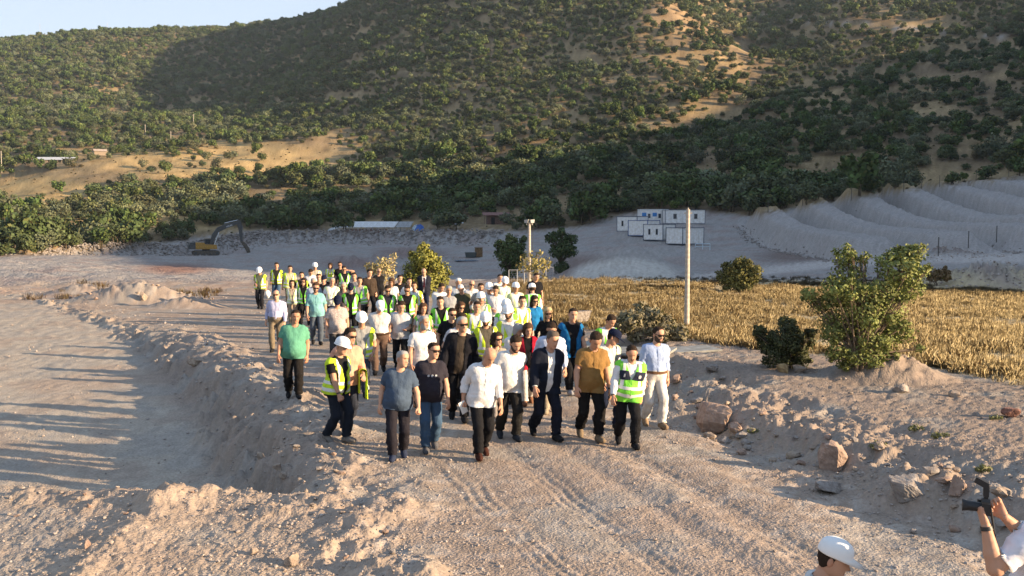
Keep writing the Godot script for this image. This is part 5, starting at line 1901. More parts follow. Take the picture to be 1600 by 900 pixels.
func person(s: Dictionary) -> Node3D:
	var hgt: float = s.get("h", 1.75)
	var where: Vector3 = s.get("where", Vector3.INF)
	if s.has("fy"):
		where = hit(s.fx, s.fy)
		hgt = (s.fy - s.py) / F * -where.z * s.get("bow", 1.03) - s.get("hat_h", 0.0)
		if s.get("fit", true): s.tilt = s.get("tilt", 0.0) + (s.px - s.fx) / F * -where.z / 1.5
	if where == Vector3.INF: where = stand(s.px, s.py, hgt + s.get("hat_h", 0.0))
	var yaw: float = s.get("yaw", 0.25)
	var node := thing("person", s.label, "person", where, yaw, "people walking up the road" if not s.has("group") else s.group)
	node.scale = Vector3.ONE * hgt / 1.75
	var dist := -where.z
	var cell: float = s.get("cell", clampf(0.0012 * dist, 0.0185, 0.032))
	var g: float = s.get("girth", 1.0)
	var belly: float = s.get("belly", 0.02)
	var woman: bool = s.get("woman", false)
	var lean: float = s.get("lean", 0.06)
	var step: float = s.get("step", 0.5)          # > 0: the person's left foot is in front
	var st := absf(step)
	var pc := Vector3(0, 0.925 - 0.05 * st * st, 0)
	var uu := Vector3(s.get("tilt", 0.0), cos(lean), sin(lean)).normalized()
	var ff := Vector3(0, -sin(lean), cos(lean))
	var xx := uu.cross(ff).normalized()
	var tor := Transform3D(Basis(xx, uu, ff), pc)
	var bones := []
	var sw := 0.93 if woman else 1.0               # shoulder width
	bones.append([tor * Vector3(-0.075, 0, -0.01), tor * Vector3(0.075, 0, -0.01), 0.125 * g, 0.125 * g, 0.06, TORSO, 0, 0])
	bones.append([tor * Vector3(-0.06, -0.03, -0.05), tor * Vector3(0.06, -0.03, -0.05), 0.092 * g, 0.092 * g, 0.06, TORSO, 0, 0])
	bones.append([tor * Vector3(-0.055, 0.13, 0), tor * Vector3(0.055, 0.13, 0), 0.112 * g + belly * 0.35, 0.112 * g + belly * 0.35, 0.07, TORSO, 0, 0])
	bones.append([tor * Vector3(0, 0.08, 0.03 + belly * 0.8), tor * Vector3(0, 0.16, 0.03 + belly * 0.6), 0.095 * g + belly * 0.4, 0.09 * g + belly * 0.4, 0.07, TORSO, 0, 0])
	bones.append([tor * Vector3(-0.075 * sw, 0.32, 0.005), tor * Vector3(0.075 * sw, 0.32, 0.005), 0.118 * g, 0.118 * g, 0.07, TORSO, 0, 0])
	bones.append([tor * Vector3(-0.12 * sw, 0.435, -0.012), tor * Vector3(0.12 * sw, 0.435, -0.012), 0.082 * g, 0.082 * g, 0.06, TORSO, 0, 0])
	if woman: bones.append([tor * Vector3(-0.07, 0.31, 0.09), tor * Vector3(0.07, 0.31, 0.09), 0.055, 0.055, 0.05, TORSO, 0, 0])
	# head
	var hp: float = s.get("nod", 0.12)
	var hy: float = s.get("turn", 0.0)
	var hb := Basis.from_scale(Vector3.ONE * 1.06) * Basis(Vector3.UP, hy) * Basis(Vector3.RIGHT, hp + lean * 0.4) * Basis(Vector3.BACK, s.get("cock", 0.0))
	var neck0 := tor * Vector3(0, 0.47, -0.008)
	var hc := tor * Vector3(0, 0.575, 0.012) + hb * Vector3(0, 0.125, 0.018)
	var head := Transform3D(hb, hc)
	bones.append([neck0, head * Vector3(0, -0.07, -0.018), 0.066 * lerpf(1.0, g, 0.5) * (0.88 if woman else 1.0), 0.056 * (0.9 if woman else 1.0), 0.05, NECK, 0, 1])
	var inv := Transform3D(Basis(Vector3.UP, yaw).scaled(Vector3.ONE * hgt / 1.75), where).affine_inverse()
	var hands := []
	for side in 2:
		var sg := 1.0 if side == 0 else -1.0        # 0 left (+x), 1 right (-x)
		var sh := tor * Vector3(0.166 * sw * sg * lerpf(1.0, g, 0.6), 0.435, -0.012)
		var key := "left" if side == 0 else "right"
		var swing := -0.20 * step * sg + 0.03
		var target := tor * Vector3((0.265 + 0.05 * (g - 1.0)) * sg, -0.075, 0.06 + swing) + Vector3(0, 0.06 * absf(swing) / 0.2, 0)
		var pole := Vector3(0.35 * sg, -0.1, -1.0)
		if s.has(key): target = tor * (s[key] as Vector3)
		if s.has(key + "_world"): target = inv * (s[key + "_world"] as Vector3)
		if s.has(key + "_pole"): pole = s[key + "_pole"]
		var arm := two_bone(sh, target, 0.285, 0.255, pole)
		var el: Vector3 = arm[0]
		var wr: Vector3 = arm[1]
		var ag := lerpf(1.0, g, 0.7) * (0.85 if woman else 1.0)
		bones.append([sh, sh.lerp(el, 0.3), 0.060 * ag, 0.053 * ag, 0.045, UPARM + side, 0.0, 0.3])
		bones.append([sh.lerp(el, 0.3), el, 0.053 * ag, 0.042 * ag, 0.03, UPARM + side, 0.3, 1.0])
		bones.append([el, el.lerp(wr, 0.35), 0.043 * ag, 0.043 * ag, 0.02, FOREARM + side, 0.0, 0.35])
		bones.append([el.lerp(wr, 0.35), wr, 0.043 * ag, 0.027, 0.015, FOREARM + side, 0.35, 1.0])
		var hd := (wr - el).normalized()
		if s.has(key + "_aim"): hd = (s[key + "_aim"] as Vector3).normalized()
		var thumb: Vector3 = s.get(key + "_thumb", ff * 0.9 + Vector3(-0.5 * sg, 0, 0))
		var tz := (thumb - hd * thumb.dot(hd)).normalized()
		var tx := hd.cross(tz)
		var mir := tx.x * sg > 0.0                   # palm (+x of the hand) faces the body
		if s.has(key + "_palm"): mir = tx.dot(s[key + "_palm"]) < 0.0
		hands.append([Transform3D(Basis(tx * (-1.0 if mir else 1.0), hd, tz), wr + hd * 0.005), s.get(key + "_grip", false), mir])
	for side in 2:
		var sg := 1.0 if side == 0 else -1.0
		var hip := pc + Vector3(0.088 * sg, -0.02, 0)
		var fr := step * sg
		var ank := Vector3(0.085 * sg, 0.085 + (0.09 * st if fr < 0.0 else 0.01 * st), 0.31 * fr - 0.02)
		var leg := two_bone(hip, ank, 0.43, 0.42, Vector3(0.12 * sg, 0, 1))
		var kn: Vector3 = leg[0]
		ank = leg[1]
		var lg := lerpf(1.0, g, 0.75)
		bones.append([hip, kn, 0.088 * lg, 0.060 * lg, 0.035, THIGH + side, 0, 1])
		bones.append([kn, kn.lerp(ank, 0.45), 0.058 * lg, 0.056 * lg, 0.03, SHIN + side, 0, 0.45])
		bones.append([kn.lerp(ank, 0.45), ank, 0.055 * lg, 0.042, 0.03, SHIN + side, 0.45, 1])
		var pit := -0.75 * st if fr < 0.0 else 0.12 * st
		var fd := Vector3(0.12 * sg, sin(pit) - 0.02, cos(pit)).normalized()
		var up := Vector3(0, cos(pit), -sin(pit))
		bones.append([ank - up * 0.038 - fd * 0.045, ank - up * 0.042 + fd * 0.09, 0.042, 0.044, 0.03, FOOT + side, 0, 0.5])
		bones.append([ank - up * 0.042 + fd * 0.07, ank - up * 0.048 + fd * 0.165, 0.043, 0.034, 0.03, FOOT + side, 0.5, 1])
	var b := field_mesh(bones, cell)
	# ---- one skin: body, head and hands
	var v: PackedVector3Array = b.v.duplicate()
	var n: PackedVector3Array = b.n.duplicate()
	var idx: PackedInt32Array = b.idx.duplicate()
	var c := PackedColorArray()
	c.resize(v.size())
	c.fill(Color.WHITE)
	var h := head_data()
	var o := v.size()
	for i in h.v.size():
		v.append(head * h.v[i])
		n.append((hb * h.n[i]).normalized())
	c.append_array(h.c)
	for i in h.idx: idx.append(o + i)
	for hn in hands:
		var hd := hand_data(hn[1])
		o = v.size()
		var xf: Transform3D = hn[0]
		for i in hd.v.size():
			v.append(xf * hd.v[i])
			n.append((xf.basis * hd.n[i]).normalized())
			c.append(Color(1, 0.95, 0.93))
		if hn[2]:
			for i in range(0, hd.idx.size(), 3): idx.append_array([o + hd.idx[i], o + hd.idx[i + 2], o + hd.idx[i + 1]])
		else:
			for i in hd.idx: idx.append(o + i)
	put("body", mesh_of(v, n, c, idx), skin_mat(s.get("skin", 0.4)), node)
	# ---- clothes
	var m: int = b.v.size()
	var wr_n: FastNoiseLite = noise("wrinkle", FastNoiseLite.TYPE_SIMPLEX_SMOOTH, 7.0, 3, 33)
	var U := PackedFloat32Array()
	var X := PackedFloat32Array()
	var Z := PackedFloat32Array()
	var W := PackedFloat32Array()
	U.resize(m); X.resize(m); Z.resize(m); W.resize(m)
	var ti := tor.affine_inverse()
	var seed_shift := Vector3(where.x, 0, where.z) * 3.0
	for i in m:
		var q: Vector3 = ti * b.v[i]
		U[i] = q.y
		X[i] = q.x
		Z[i] = q.z
		var p: Vector3 = b.v[i] * Vector3(1.0, 1.9, 1.0) + seed_shift
		W[i] = wr_n.get_noise_3dv(p)
	var gs: PackedByteArray = b.g
	var ts: PackedFloat32Array = b.t
	var sc := PackedFloat32Array()
	var of := PackedFloat32Array()
	sc.resize(m)
	of.resize(m)
	# trousers
	var waist := 0.10 if s.get("hem", -0.10) > 0.0 else 0.0
	var leg_end: float = s.get("leg_end", 0.97)
	for i in m:
		var k := -1.0
		var gr := gs[i]
		if gr == TORSO: k = waist - U[i]
		elif gr == THIGH or gr == THIGH + 1: k = minf(waist - U[i], 0.5)
		elif gr == SHIN or gr == SHIN + 1: k = (leg_end - ts[i]) * 0.4
		elif gr >= FOOT: k = -0.02
		sc[i] = k
		var low := ts[i] if gr >= SHIN and gr < FOOT else 0.0
		of[i] = 0.015 + 0.018 * low + 0.020 * W[i] * (0.6 + low)
	put("trousers" if not s.has("lower") else s.lower, shell(b, sc, of), cloth(str(s.trousers), s.trousers), node)
	# shoes
	for side in 2:
		for i in m:
			sc[i] = 0.02 if gs[i] == FOOT + side else ((ts[i] - 0.93) * 0.4 if gs[i] == SHIN + side else -0.02)
			of[i] = 0.007
		var shoe := shell(b, sc, of)
		if shoe: put("shoe", shoe, cloth("shoe" + str(s.get("shoes", Color(0.02, 0.02, 0.022))), s.get("shoes", Color(0.02, 0.02, 0.022))), node)
	# shirt
	var sleeve: float = s.get("sleeve", 0.62)        # 0..1 upper arm, 1..2 forearm
	var hem: float = s.get("hem", -0.10)
	var neckline: float = s.get("neckline", 0.535)
	for i in m:
		var k := -1.0
		var gr := gs[i]
		if gr == TORSO or gr == THIGH or gr == THIGH + 1: k = minf(U[i] - hem - 0.012 * W[i], neckline - U[i] - (0.5 if s.get("collar", true) else 0.25) * maxf(Z[i], 0.0) + maxf(0.0, absf(X[i]) - 0.055) * 2.0)
		elif gr == NECK: k = neckline - U[i] - (0.5 if s.get("collar", true) else 0.25) * maxf(Z[i], 0.0)
		elif gr == UPARM or gr == UPARM + 1: k = (sleeve - ts[i]) * 0.28
		elif gr == FOREARM or gr == FOREARM + 1: k = (sleeve - 1.0 - ts[i]) * 0.25
		sc[i] = k
		var o2 := 0.014 + 0.018 * W[i]
		if gr == UPARM or gr == UPARM + 1: o2 += 0.010 * ts[i] if sleeve < 1.0 else 0.006
		if hem < 0.0 and (gr == TORSO or gr == THIGH or gr == THIGH + 1): o2 += 0.02 * clampf((0.12 - U[i]) / 0.2, 0.0, 1.0)
		of[i] = o2
	var top: Color = s.top
	put(s.get("top_name", "shirt"), shell(b, sc, of), cloth(str(top), top, s.get("pattern", "")), node)
	if s.get("collar", true):
		put("collar", collar_mesh(tor, g), cloth(str(top), top), node)
	if s.get("placket", false):
		strip(b, node, "button_placket", U, X, Z, gs, -0.013, 0.013, hem + 0.02, 0.46, 0.019, cloth(str(top * 0.93), top * 0.93))
	if s.has("tie"):
		strip(b, node, "tie", U, X, Z, gs, -0.032, 0.032, 0.06, 0.47, 0.024, cloth(str(s.tie), s.tie))
	if s.has("belt"):
		for i in m:
			sc[i] = minf(U[i] - 0.045, 0.085 - U[i]) if gs[i] == TORSO else -0.02
			of[i] = 0.024
		put("belt", shell(b, sc, of), cloth(str(s.belt), s.belt), node)
	if s.has("badge"):
		strip(b, node, "chest_print", U, X, Z, gs, -0.075, -0.04, 0.31, 0.345, 0.027, cloth("print", Color(0.55, 0.55, 0.55)))
		strip(b, node, "chest_print", U, X, Z, gs, -0.018, 0.018, 0.31, 0.345, 0.027, cloth("print", Color(0.55, 0.55, 0.55)))
		strip(b, node, "chest_print", U, X, Z, gs, 0.04, 0.075, 0.31, 0.345, 0.027, cloth("print", Color(0.55, 0.55, 0.55)))
	# vest or jacket over it
	if s.has("vest"):
		var vc: Color = s.vest
		var gap: float = s.get("gap", 0.035)
		var vhem: float = s.get("vest_hem", -0.06)
		for i in m:
			var k := -1.0
			var gr := gs[i]
			if gr == TORSO or gr == THIGH or gr == THIGH + 1:
				k = U[i] - vhem
				if Z[i] > 0.0: k = minf(k, absf(X[i]) - gap - maxf(0.0, U[i] - 0.24) * 0.38)
				k = minf(k, 0.505 - U[i])
			elif gr == UPARM or gr == UPARM + 1: k = 0.02 - ts[i] * 0.28 if s.get("vest_cap", true) else -0.01
			elif gr == NECK: k = 0.475 - U[i] if Z[i] < 0.0 else -0.02
			sc[i] = k
			of[i] = 0.034 + 0.014 * W[i] - (0.009 if gr == UPARM or gr == UPARM + 1 or U[i] > 0.42 else 0.0) + 0.018 * clampf((0.12 - U[i]) / 0.2, 0.0, 1.0)
		var vest := put(s.get("vest_name", "safety_vest"), shell(b, sc, of), cloth(str(vc), vc), node)
		if s.get("bands", true):
			var silver := plain("reflective", Color(0.62, 0.63, 0.60), 0.45)
			for band in [[-0.02, 0.03], [0.09, 0.14]]:
				var s2 := PackedFloat32Array()
				var o3 := PackedFloat32Array()
				s2.resize(m)
				o3.resize(m)
				for i in m:
					s2[i] = minf(sc[i], minf(U[i] - band[0], band[1] - U[i]))
					o3[i] = of[i] + 0.004
				var mesh := shell(b, s2, o3)
				if mesh: put("reflective_band", mesh, silver, vest)
			for sd in [-1.0, 1.0]:
				var s3 := PackedFloat32Array()
				var o4 := PackedFloat32Array()
				s3.resize(m)
				o4.resize(m)
				for i in m:
					s3[i] = minf(sc[i], minf(0.022 - absf(X[i] * sd - 0.125), U[i] - 0.14))
					o4[i] = of[i] + 0.004
				var mesh2 := shell(b, s3, o4)
				if mesh2: put("reflective_band", mesh2, silver, vest)
		if s.has("yoke"):
			var s4 := PackedFloat32Array()
			var o5 := PackedFloat32Array()
			s4.resize(m)
			o5.resize(m)
			for i in m:
				s4[i] = minf(sc[i], minf(U[i] - 0.25, 0.385 - U[i]))
				o5[i] = of[i] + 0.006
			put("dark_yoke", shell(b, s4, o5), cloth("yoke", s.yoke), vest)
			strip(b, vest, "yoke_emblem", U, X, Z, gs, -0.125, -0.105, 0.29, 0.345, 0.046, cloth("print", Color(0.55, 0.55, 0.55)))
			strip(b, vest, "yoke_emblem", U, X, Z, gs, 0.10, 0.135, 0.295, 0.34, 0.046, cloth("print", Color(0.55, 0.55, 0.55)))
	if s.has("jacket"):
		var jc: Color = s.jacket
		var jgap: float = s.get("jacket_gap", 0.04)
		var jhem: float = s.get("jacket_hem", -0.14)
		var jsl: float = s.get("jacket_sleeve", 1.93)
		for i in m:
			var k := -1.0
			var gr := gs[i]
			if gr == TORSO or gr == THIGH or gr == THIGH + 1:
				k = U[i] - jhem
				if Z[i] > 0.0: k = minf(k, absf(X[i]) - jgap - maxf(0.0, U[i] - 0.12) * s.get("jacket_v", 0.12))
			elif gr == NECK: k = 0.50 - U[i] if Z[i] < 0.01 else -0.02
			elif gr == UPARM or gr == UPARM + 1: k = (jsl - ts[i]) * 0.28
			elif gr == FOREARM or gr == FOREARM + 1: k = (jsl - 1.0 - ts[i]) * 0.25
			sc[i] = k
			of[i] = 0.030 + 0.015 * W[i] + 0.02 * clampf((0.15 - U[i]) / 0.25, 0.0, 1.0) * (1.0 if gr == TORSO or gr >= THIGH else 0.0)
		put(s.get("jacket_name", "jacket"), shell(b, sc, of), cloth(str(jc), jc), node)
	if s.has("watch"):
		var ws: int = s.watch
		for i in m:
			sc[i] = minf(ts[i] - 0.88, 0.97 - ts[i]) * 0.25 if gs[i] == FOREARM + ws else -0.02
			of[i] = 0.006
		var wm := shell(b, sc, of)
		if wm: put("wristband", wm, plain("watch strap", Color(0.02, 0.018, 0.016), 0.5), node)
	# ---- head: hair, headgear, glasses
	var hcol: Color = s.get("hair_col", Color(0.032, 0.022, 0.016))
	var hair: String = s.get("hair", "short")
	if s.has("hat") and hair != "long" and hair != "bob": hair = "fringe"
	if hair == "long" or hair == "bob":
		var hm := put("hair", hair_shell("full"), hair_mat(hcol), node, head)
		put("hair_length", hat_mesh("long_hair" if hair == "long" else "bob_hair"), hair_mat(hcol), hm)
	elif hair != "none":
		put("hair", hair_shell(hair), hair_mat(hcol), node, head)
	if s.has("beard"): put(s.get("beard_kind", "beard"), hair_shell(s.get("beard_kind", "beard")), hair_mat(s.beard), node, head)
	if s.has("hat"):
		var hat := put(s.hat, hat_mesh(s.hat), plain("hat %s" % s.hat_col, s.hat_col, 0.35 if s.hat == "helmet" else 0.95), node, head)
		if s.hat == "cap": (hat.material_override as StandardMaterial3D).metallic_specular = 0.1
		if s.hat == "helmet":
			put("brim_band", lathe([[0.1095, 0.046], [0.1105, 0.050], [0.1095, 0.054]], 24, 1.22), plain("helmet grey", Color(0.5, 0.5, 0.5)), hat)
		elif s.has("logo"):
			put("cap_emblem", box(0.028, 0.028, 0.006), plain("emblem white", Color(0.75, 0.75, 0.75)), hat, pos(0, 0.085, 0.104, Basis(Vector3.RIGHT, -0.25)))
	if s.get("shades", false): put("sunglasses", hat_mesh("glasses"), plain("sunglass", Color(0.012, 0.011, 0.011), 0.15), node, head)
	node.set_meta("head_at", head)
	var out := [node.transform * (hands[0][0] as Transform3D), node.transform * (hands[1][0] as Transform3D)]
	node.remove_meta("head_at")
	wrists[node] = out
	return node

var wrists := {}

func hair_mat(c: Color) -> StandardMaterial3D:
	var k := "hair %s" % c
	if not mats.has(k):
		var m := plain(k, c, 0.75)
		m.metallic_specular = 0.15
		m.normal_enabled = true
		if not mats.has("weave"): cloth("seed", Color.GRAY)
		m.normal_texture = mats.weave
		m.normal_scale = 1.0
		m.uv1_triplanar = true
		m.uv1_scale = Vector3(16, 5, 16)
	return mats[k]

# a flat strip on the front of the chest between two widths and heights
func strip(b: Dictionary, parent: Node, called: String, U: PackedFloat32Array, X: PackedFloat32Array, Z: PackedFloat32Array, gs: PackedByteArray, x0: float, x1: float, u0: float, u1: float, lift: float, mat: Material) -> void:
	var s := PackedFloat32Array()
	var o := PackedFloat32Array()
	s.resize(U.size())
	o.resize(U.size())
	for i in U.size():
		s[i] = minf(minf(X[i] - x0, x1 - X[i]), minf(U[i] - u0, u1 - U[i])) if Z[i] > 0.0 and gs[i] <= NECK else -0.03
		o[i] = lift
	var m := shell(b, s, o)
	if m: put(called, m, mat, parent)

func collar_mesh(tor: Transform3D, g: float) -> ArrayMesh:
	var st := SurfaceTool.new()
	st.begin(Mesh.PRIMITIVE_TRIANGLES)
	var n := 20
	var rows := []
	for i in n + 1:
		var a := lerpf(0.28, TAU - 0.28, float(i) / n)
		var fr := maxf(cos(a), 0.0)
		var r := 0.079 * lerpf(1.0, g, 0.5)
		var base := Vector3(sin(a) * r * 1.05, 0.522 - 0.05 * fr, cos(a) * r + 0.008)
		var up := base + Vector3(-sin(a) * 0.004, 0.032, -cos(a) * 0.004)
		var down := base + Vector3(sin(a) * 0.022, -0.012 - 0.02 * fr, cos(a) * 0.022)
		rows.append([tor * base, tor * up, tor * down])
	for i in n:
		var a: Array = rows[i]
		var b: Array = rows[i + 1]
		for q in [a[0], b[1], a[1], a[0], b[0], b[1], a[1], b[2], a[2], a[1], b[1], b[2]]: st.add_vertex(q)
	st.index()
	st.generate_normals()
	return st.commit()

const WHITE := Color(0.72, 0.72, 0.72)
const BLACK := Color(0.014, 0.014, 0.016)
const NAVY := Color(0.016, 0.022, 0.045)
const JEANS := Color(0.055, 0.10, 0.17)
const GREYT := Color(0.11, 0.105, 0.10)
const KHAKI := Color(0.20, 0.16, 0.11)
const YEL := Color(0.60, 0.80, 0.05)
const GRN := Color(0.22, 0.70, 0.07)
const PALE := Color(0.62, 0.72, 0.40)
const GREYHAIR := Color(0.30, 0.29, 0.28)
const WHITEHAIR := Color(0.6, 0.59, 0.57)
const BROWNHAIR := Color(0.07, 0.04, 0.025)
const HELM := {"hat": "helmet", "hat_col": Color(0.80, 0.80, 0.79), "hat_h": 0.046}
const WCAP := {"hat": "cap", "hat_col": Color(0.74, 0.73, 0.70), "hat_h": 0.02}
const NCAP := {"hat": "cap", "hat_col": Color(0.012, 0.016, 0.035), "hat_h": 0.02, "logo": true}

var made_people := []

func who(px: float, py: float, label: String, top: Color, trousers: Color, more := {}, more2 := {}) -> Node3D:
	var s := {"px": px, "py": py, "label": label, "top": top, "trousers": trousers}
	s.merge(more, true)
	s.merge(more2, true)
	var r := RandomNumberGenerator.new()
	r.seed = int(px * 13.0 + py * 7.0)
	if not s.has("step"): s.step = r.randf_range(0.45, 0.95) * (1.0 if r.randf() < 0.5 else -1.0)
	if not s.has("yaw"): s.yaw = 0.22 + r.randf_range(-0.2, 0.2)
	if not s.has("turn"): s.turn = r.randf_range(-0.25, 0.25)
	if not s.has("lean"): s.lean = r.randf_range(0.02, 0.12)
	if not s.has("tilt") and not s.has("fx"): s.tilt = r.randf_range(-0.05, 0.05)
	if not s.has("cock"): s.cock = r.randf_range(-0.12, 0.12)
	if not s.has("nod"): s.nod = r.randf_range(0.02, 0.25)
	if not s.has("skin"): s.skin = snappedf(r.randf_range(0.15, 0.75), 0.2)
	if not s.has("girth"): s.girth = r.randf_range(1.02, 1.17)
	if not s.has("belly"): s.belly = r.randf_range(0.0, 0.05)
	var gest := r.randf()
	if not (s.has("left") or s.has("right") or s.has("fx")):
		if gest < 0.14: s.left = Vector3(0.13, 0.16, 0.26)
		elif gest < 0.28: s.right = Vector3(-0.12, 0.12, 0.27)
		elif gest < 0.38: s.merge({"left": Vector3(0.07, -0.02, -0.19), "right": Vector3(-0.07, -0.02, -0.19)})
		elif gest < 0.50: s.left = Vector3(0.23, 0.0, 0.10)
		elif gest < 0.62: s.right = Vector3(-0.24, 0.02, 0.12)
	if s.get("woman", false):
		if not s.has("h"): s.h = 1.63
		s.girth = s.girth * 0.92
	elif not s.has("h"): s.h = r.randf_range(1.71, 1.79)
	var n := person(s)
	made_people.append(n)
	return n

func build_people() -> void:
	# front row
	who(636, 543, "grey haired man in slate blue polo shirt, leftmost of front row", Color(0.065, 0.095, 0.145), Color(0.022, 0.02, 0.026), {"fx": 622, "fy": 717, "yaw": 0.12, "turn": 0.75, "nod": 0.05, "hair": "crop", "hair_col": GREYHAIR, "belly": 0.075, "girth": 1.12, "step": -0.45, "hem": -0.09, "shoes": Color(0.03, 0.04, 0.075), "bow": 1.0, "left": Vector3(0.33, -0.02, 0.16), "left_grip": true})
	who(680, 530, "man in dark tee with three white circles and blue jeans", Color(0.035, 0.032, 0.042), JEANS, {"fx": 672, "fy": 704, "yaw": 0.22, "turn": 0.5, "collar": false, "badge": true, "hair": "crop", "shades": true, "belly": 0.06, "girth": 1.06, "step": -0.55, "shoes": Color(0.10, 0.10, 0.11), "bow": 1.0})
	var bald := who(768, 545, "bald man in white shirt and black trousers holding folded paper", WHITE, BLACK, {"fx": 752, "fy": 714, "yaw": 0.30, "lean": 0.16, "nod": 0.62, "turn": 0.1, "hair": "fringe", "hair_col": GREYHAIR, "sleeve": 1.6, "hem": -0.11, "placket": true, "step": -0.55, "shoes": Color(0.055, 0.022, 0.016), "bow": 1.08, "right_grip": true})
	who(812, 524.5, "dark haired man in plain white polo shirt and black trousers", Color(0.70, 0.69, 0.66), Color(0.02, 0.019, 0.018), {"fx": 794, "fy": 686, "yaw": 0.30, "lean": 0.1, "nod": 0.5, "turn": 0.15, "sleeve": 0.72, "step": 0.6, "beard": Color(0.05, 0.04, 0.035), "belly": 0.045, "left": Vector3(0.10, 0.0, -0.18), "bow": 1.05, "shoes": Color(0.03, 0.035, 0.045)})
	who(867, 515.6, "man in dark navy suit with open white shirt, front row", WHITE, Color(0.014, 0.016, 0.026), {"fx": 851, "fy": 685, "yaw": 0.38, "jacket": Color(0.014, 0.017, 0.028), "jacket_gap": 0.045, "jacket_v": 0.06, "sleeve": 1.98, "step": 0.85, "hair_col": Color(0.10, 0.08, 0.065), "nod": 0.25, "lean": 0.09, "bow": 1.03, "placket": true, "neckline": 0.53, "belly": 0.02})
	who(931.6, 517.4, "man in ochre brown polo shirt looking down, tan boots", Color(0.27, 0.155, 0.055), Color(0.014, 0.013, 0.013), {"fx": 921, "fy": 687, "yaw": 0.22, "lean": 0.1, "nod": 0.6, "step": 0.7, "placket": true, "girth": 1.1, "belly": 0.03, "watch": 0, "hem": -0.13, "shoes": Color(0.20, 0.15, 0.10), "leg_end": 0.9, "bow": 1.05, "left": Vector3(0.30, -0.07, 0.12)})
	who(997, 539.6, "balding man in green vest with dark yoke over white shirt", WHITE, BLACK, {"fx": 979, "fy": 697, "yaw": 0.1, "nod": 0.5, "lean": 0.08, "hair": "receding", "sleeve": 1.92, "vest": GRN, "gap": 0.006, "yoke": Color(0.025, 0.03, 0.05), "vest_hem": -0.12, "step": 0.75, "beard": Color(0.06, 0.045, 0.04), "beard_kind": "moustache", "bow": 1.06, "watch": 1})
	who(1027.6, 511.5, "man in light blue shirt, white trousers and sunglasses, rightmost walker", Color(0.36, 0.45, 0.66), Color(0.66, 0.64, 0.61), {"fx": 1021, "fy": 667, "yaw": 0.25, "shades": true, "sleeve": 1.55, "hem": 0.05, "placket": true, "belt": Color(0.16, 0.09, 0.05), "step": 0.55, "shoes": Color(0.28, 0.20, 0.13), "turn": 0.3, "beard": Color(0.07, 0.05, 0.04), "hair": "receding"})
	# left flank
	var marshal := who(532, 526, "man in white helmet and yellow vest standing sideways, front left", BLACK, Color(0.018, 0.022, 0.032), {"fx": 527, "fy": 691, "yaw": 1.0, "turn": -0.1, "nod": 0.15, "collar": false, "vest": YEL, "girth": 1.08, "belly": 0.04, "step": 0.45, "shoes": Color(0.20, 0.18, 0.16), "watch": 1, "skin": 0.2, "hair": "crop", "hair_col": GREYHAIR, "right": Vector3(-0.2, -0.05, 0.24), "right_grip": true}, HELM)
	var salmon := who(540, 511.7, "man in salmon shirt carrying a yellow vest on his arm", Color(0.62, 0.33, 0.23), Color(0.03, 0.035, 0.05), {"yaw": 0.5, "shades": true, "turn": 0.4, "sleeve": 1.5, "left": Vector3(0.20, 0.10, 0.26), "girth": 1.1, "h": 1.73, "shoes": Color(0.16, 0.17, 0.18)})
	who(468.9, 481.4, "stout man in green polo shirt and black trousers", Color(0.115, 0.33, 0.225), Color(0.018, 0.016, 0.015), {"fx": 459, "fy": 622, "yaw": 0.25, "turn": 0.1, "nod": 0.12, "belly": 0.09, "girth": 1.2, "step": 0.45, "hair": "crop", "skin": 0.0, "bow": 1.0, "placket": false})
	who(438.7, 454.2, "bald man in pale lilac shirt and khaki trousers at left edge", Color(0.47, 0.48, 0.66), KHAKI, {"fx": 432, "fy": 549, "yaw": 0.1, "hair": "fringe", "sleeve": 1.9, "hem": 0.05, "placket": true, "shades": true, "step": -0.6, "belly": 0.05})
	who(493.8, 440.5, "man in teal shirt and sunglasses behind the green polo man", Color(0.20, 0.43, 0.45), Color(0.09, 0.11, 0.14), {"shades": true, "sleeve": 0.9, "placket": true, "hair_col": BROWNHAIR, "h": 1.82, "turn": 0.0, "beard": Color(0.12, 0.07, 0.05)})
	who(525.8, 459.6, "man in navy cap and pale leaf patterned shirt", Color(0.62, 0.57, 0.54), Color(0.06, 0.06, 0.065), {"pattern": "leafy", "nod": 0.35, "girth": 1.16, "belly": 0.06}, NCAP)
	who(564, 481.8, "man in white helmet with open yellow vest over grey polo", Color(0.36, 0.36, 0.34), Color(0.05, 0.055, 0.07), {"vest": YEL, "gap": 0.09, "shades": true, "nod": 0.3, "turn": 0.1}, HELM)
	who(591.6, 464.4, "man in white cap and white polo with brown trousers", Color(0.62, 0.60, 0.57), Color(0.13, 0.085, 0.065), {"nod": 0.45, "hem": 0.05, "belt": Color(0.05, 0.03, 0.02), "belly": 0.05}, WCAP)
	# rear left
	var far := who(405.8, 415.6, "worker in white helmet and yellow vest, furthest left at the rear", Color(0.10, 0.12, 0.085), Color(0.02, 0.02, 0.025), {"vest": YEL, "gap": 0.07, "nod": 0.5, "step": 0.35, "left_grip": true}, HELM)
	who(431.6, 410.3, "bareheaded man in yellow vest, black shirt and jeans at rear", Color(0.03, 0.03, 0.028), JEANS, {"vest": YEL, "gap": 0.06, "collar": false, "h": 1.8})
	who(451.7, 413.9, "dark haired man in yellow vest beside the rear jeans wearer", Color(0.42, 0.40, 0.30), KHAKI, {"vest": YEL, "gap": 0.05})
	who(457.4, 437.7, "short person in yellow green vest with beige skirt", Color(0.40, 0.33, 0.25), Color(0.34, 0.26, 0.18), {"vest": PALE, "h": 1.58, "woman": true, "hair": "bob", "lower": "skirt"})
	who(485.8, 417.4, "man in white tee bending his dark head at the rear", WHITE, BLACK, {"nod": 0.7, "collar": false, "turn": 0.4})
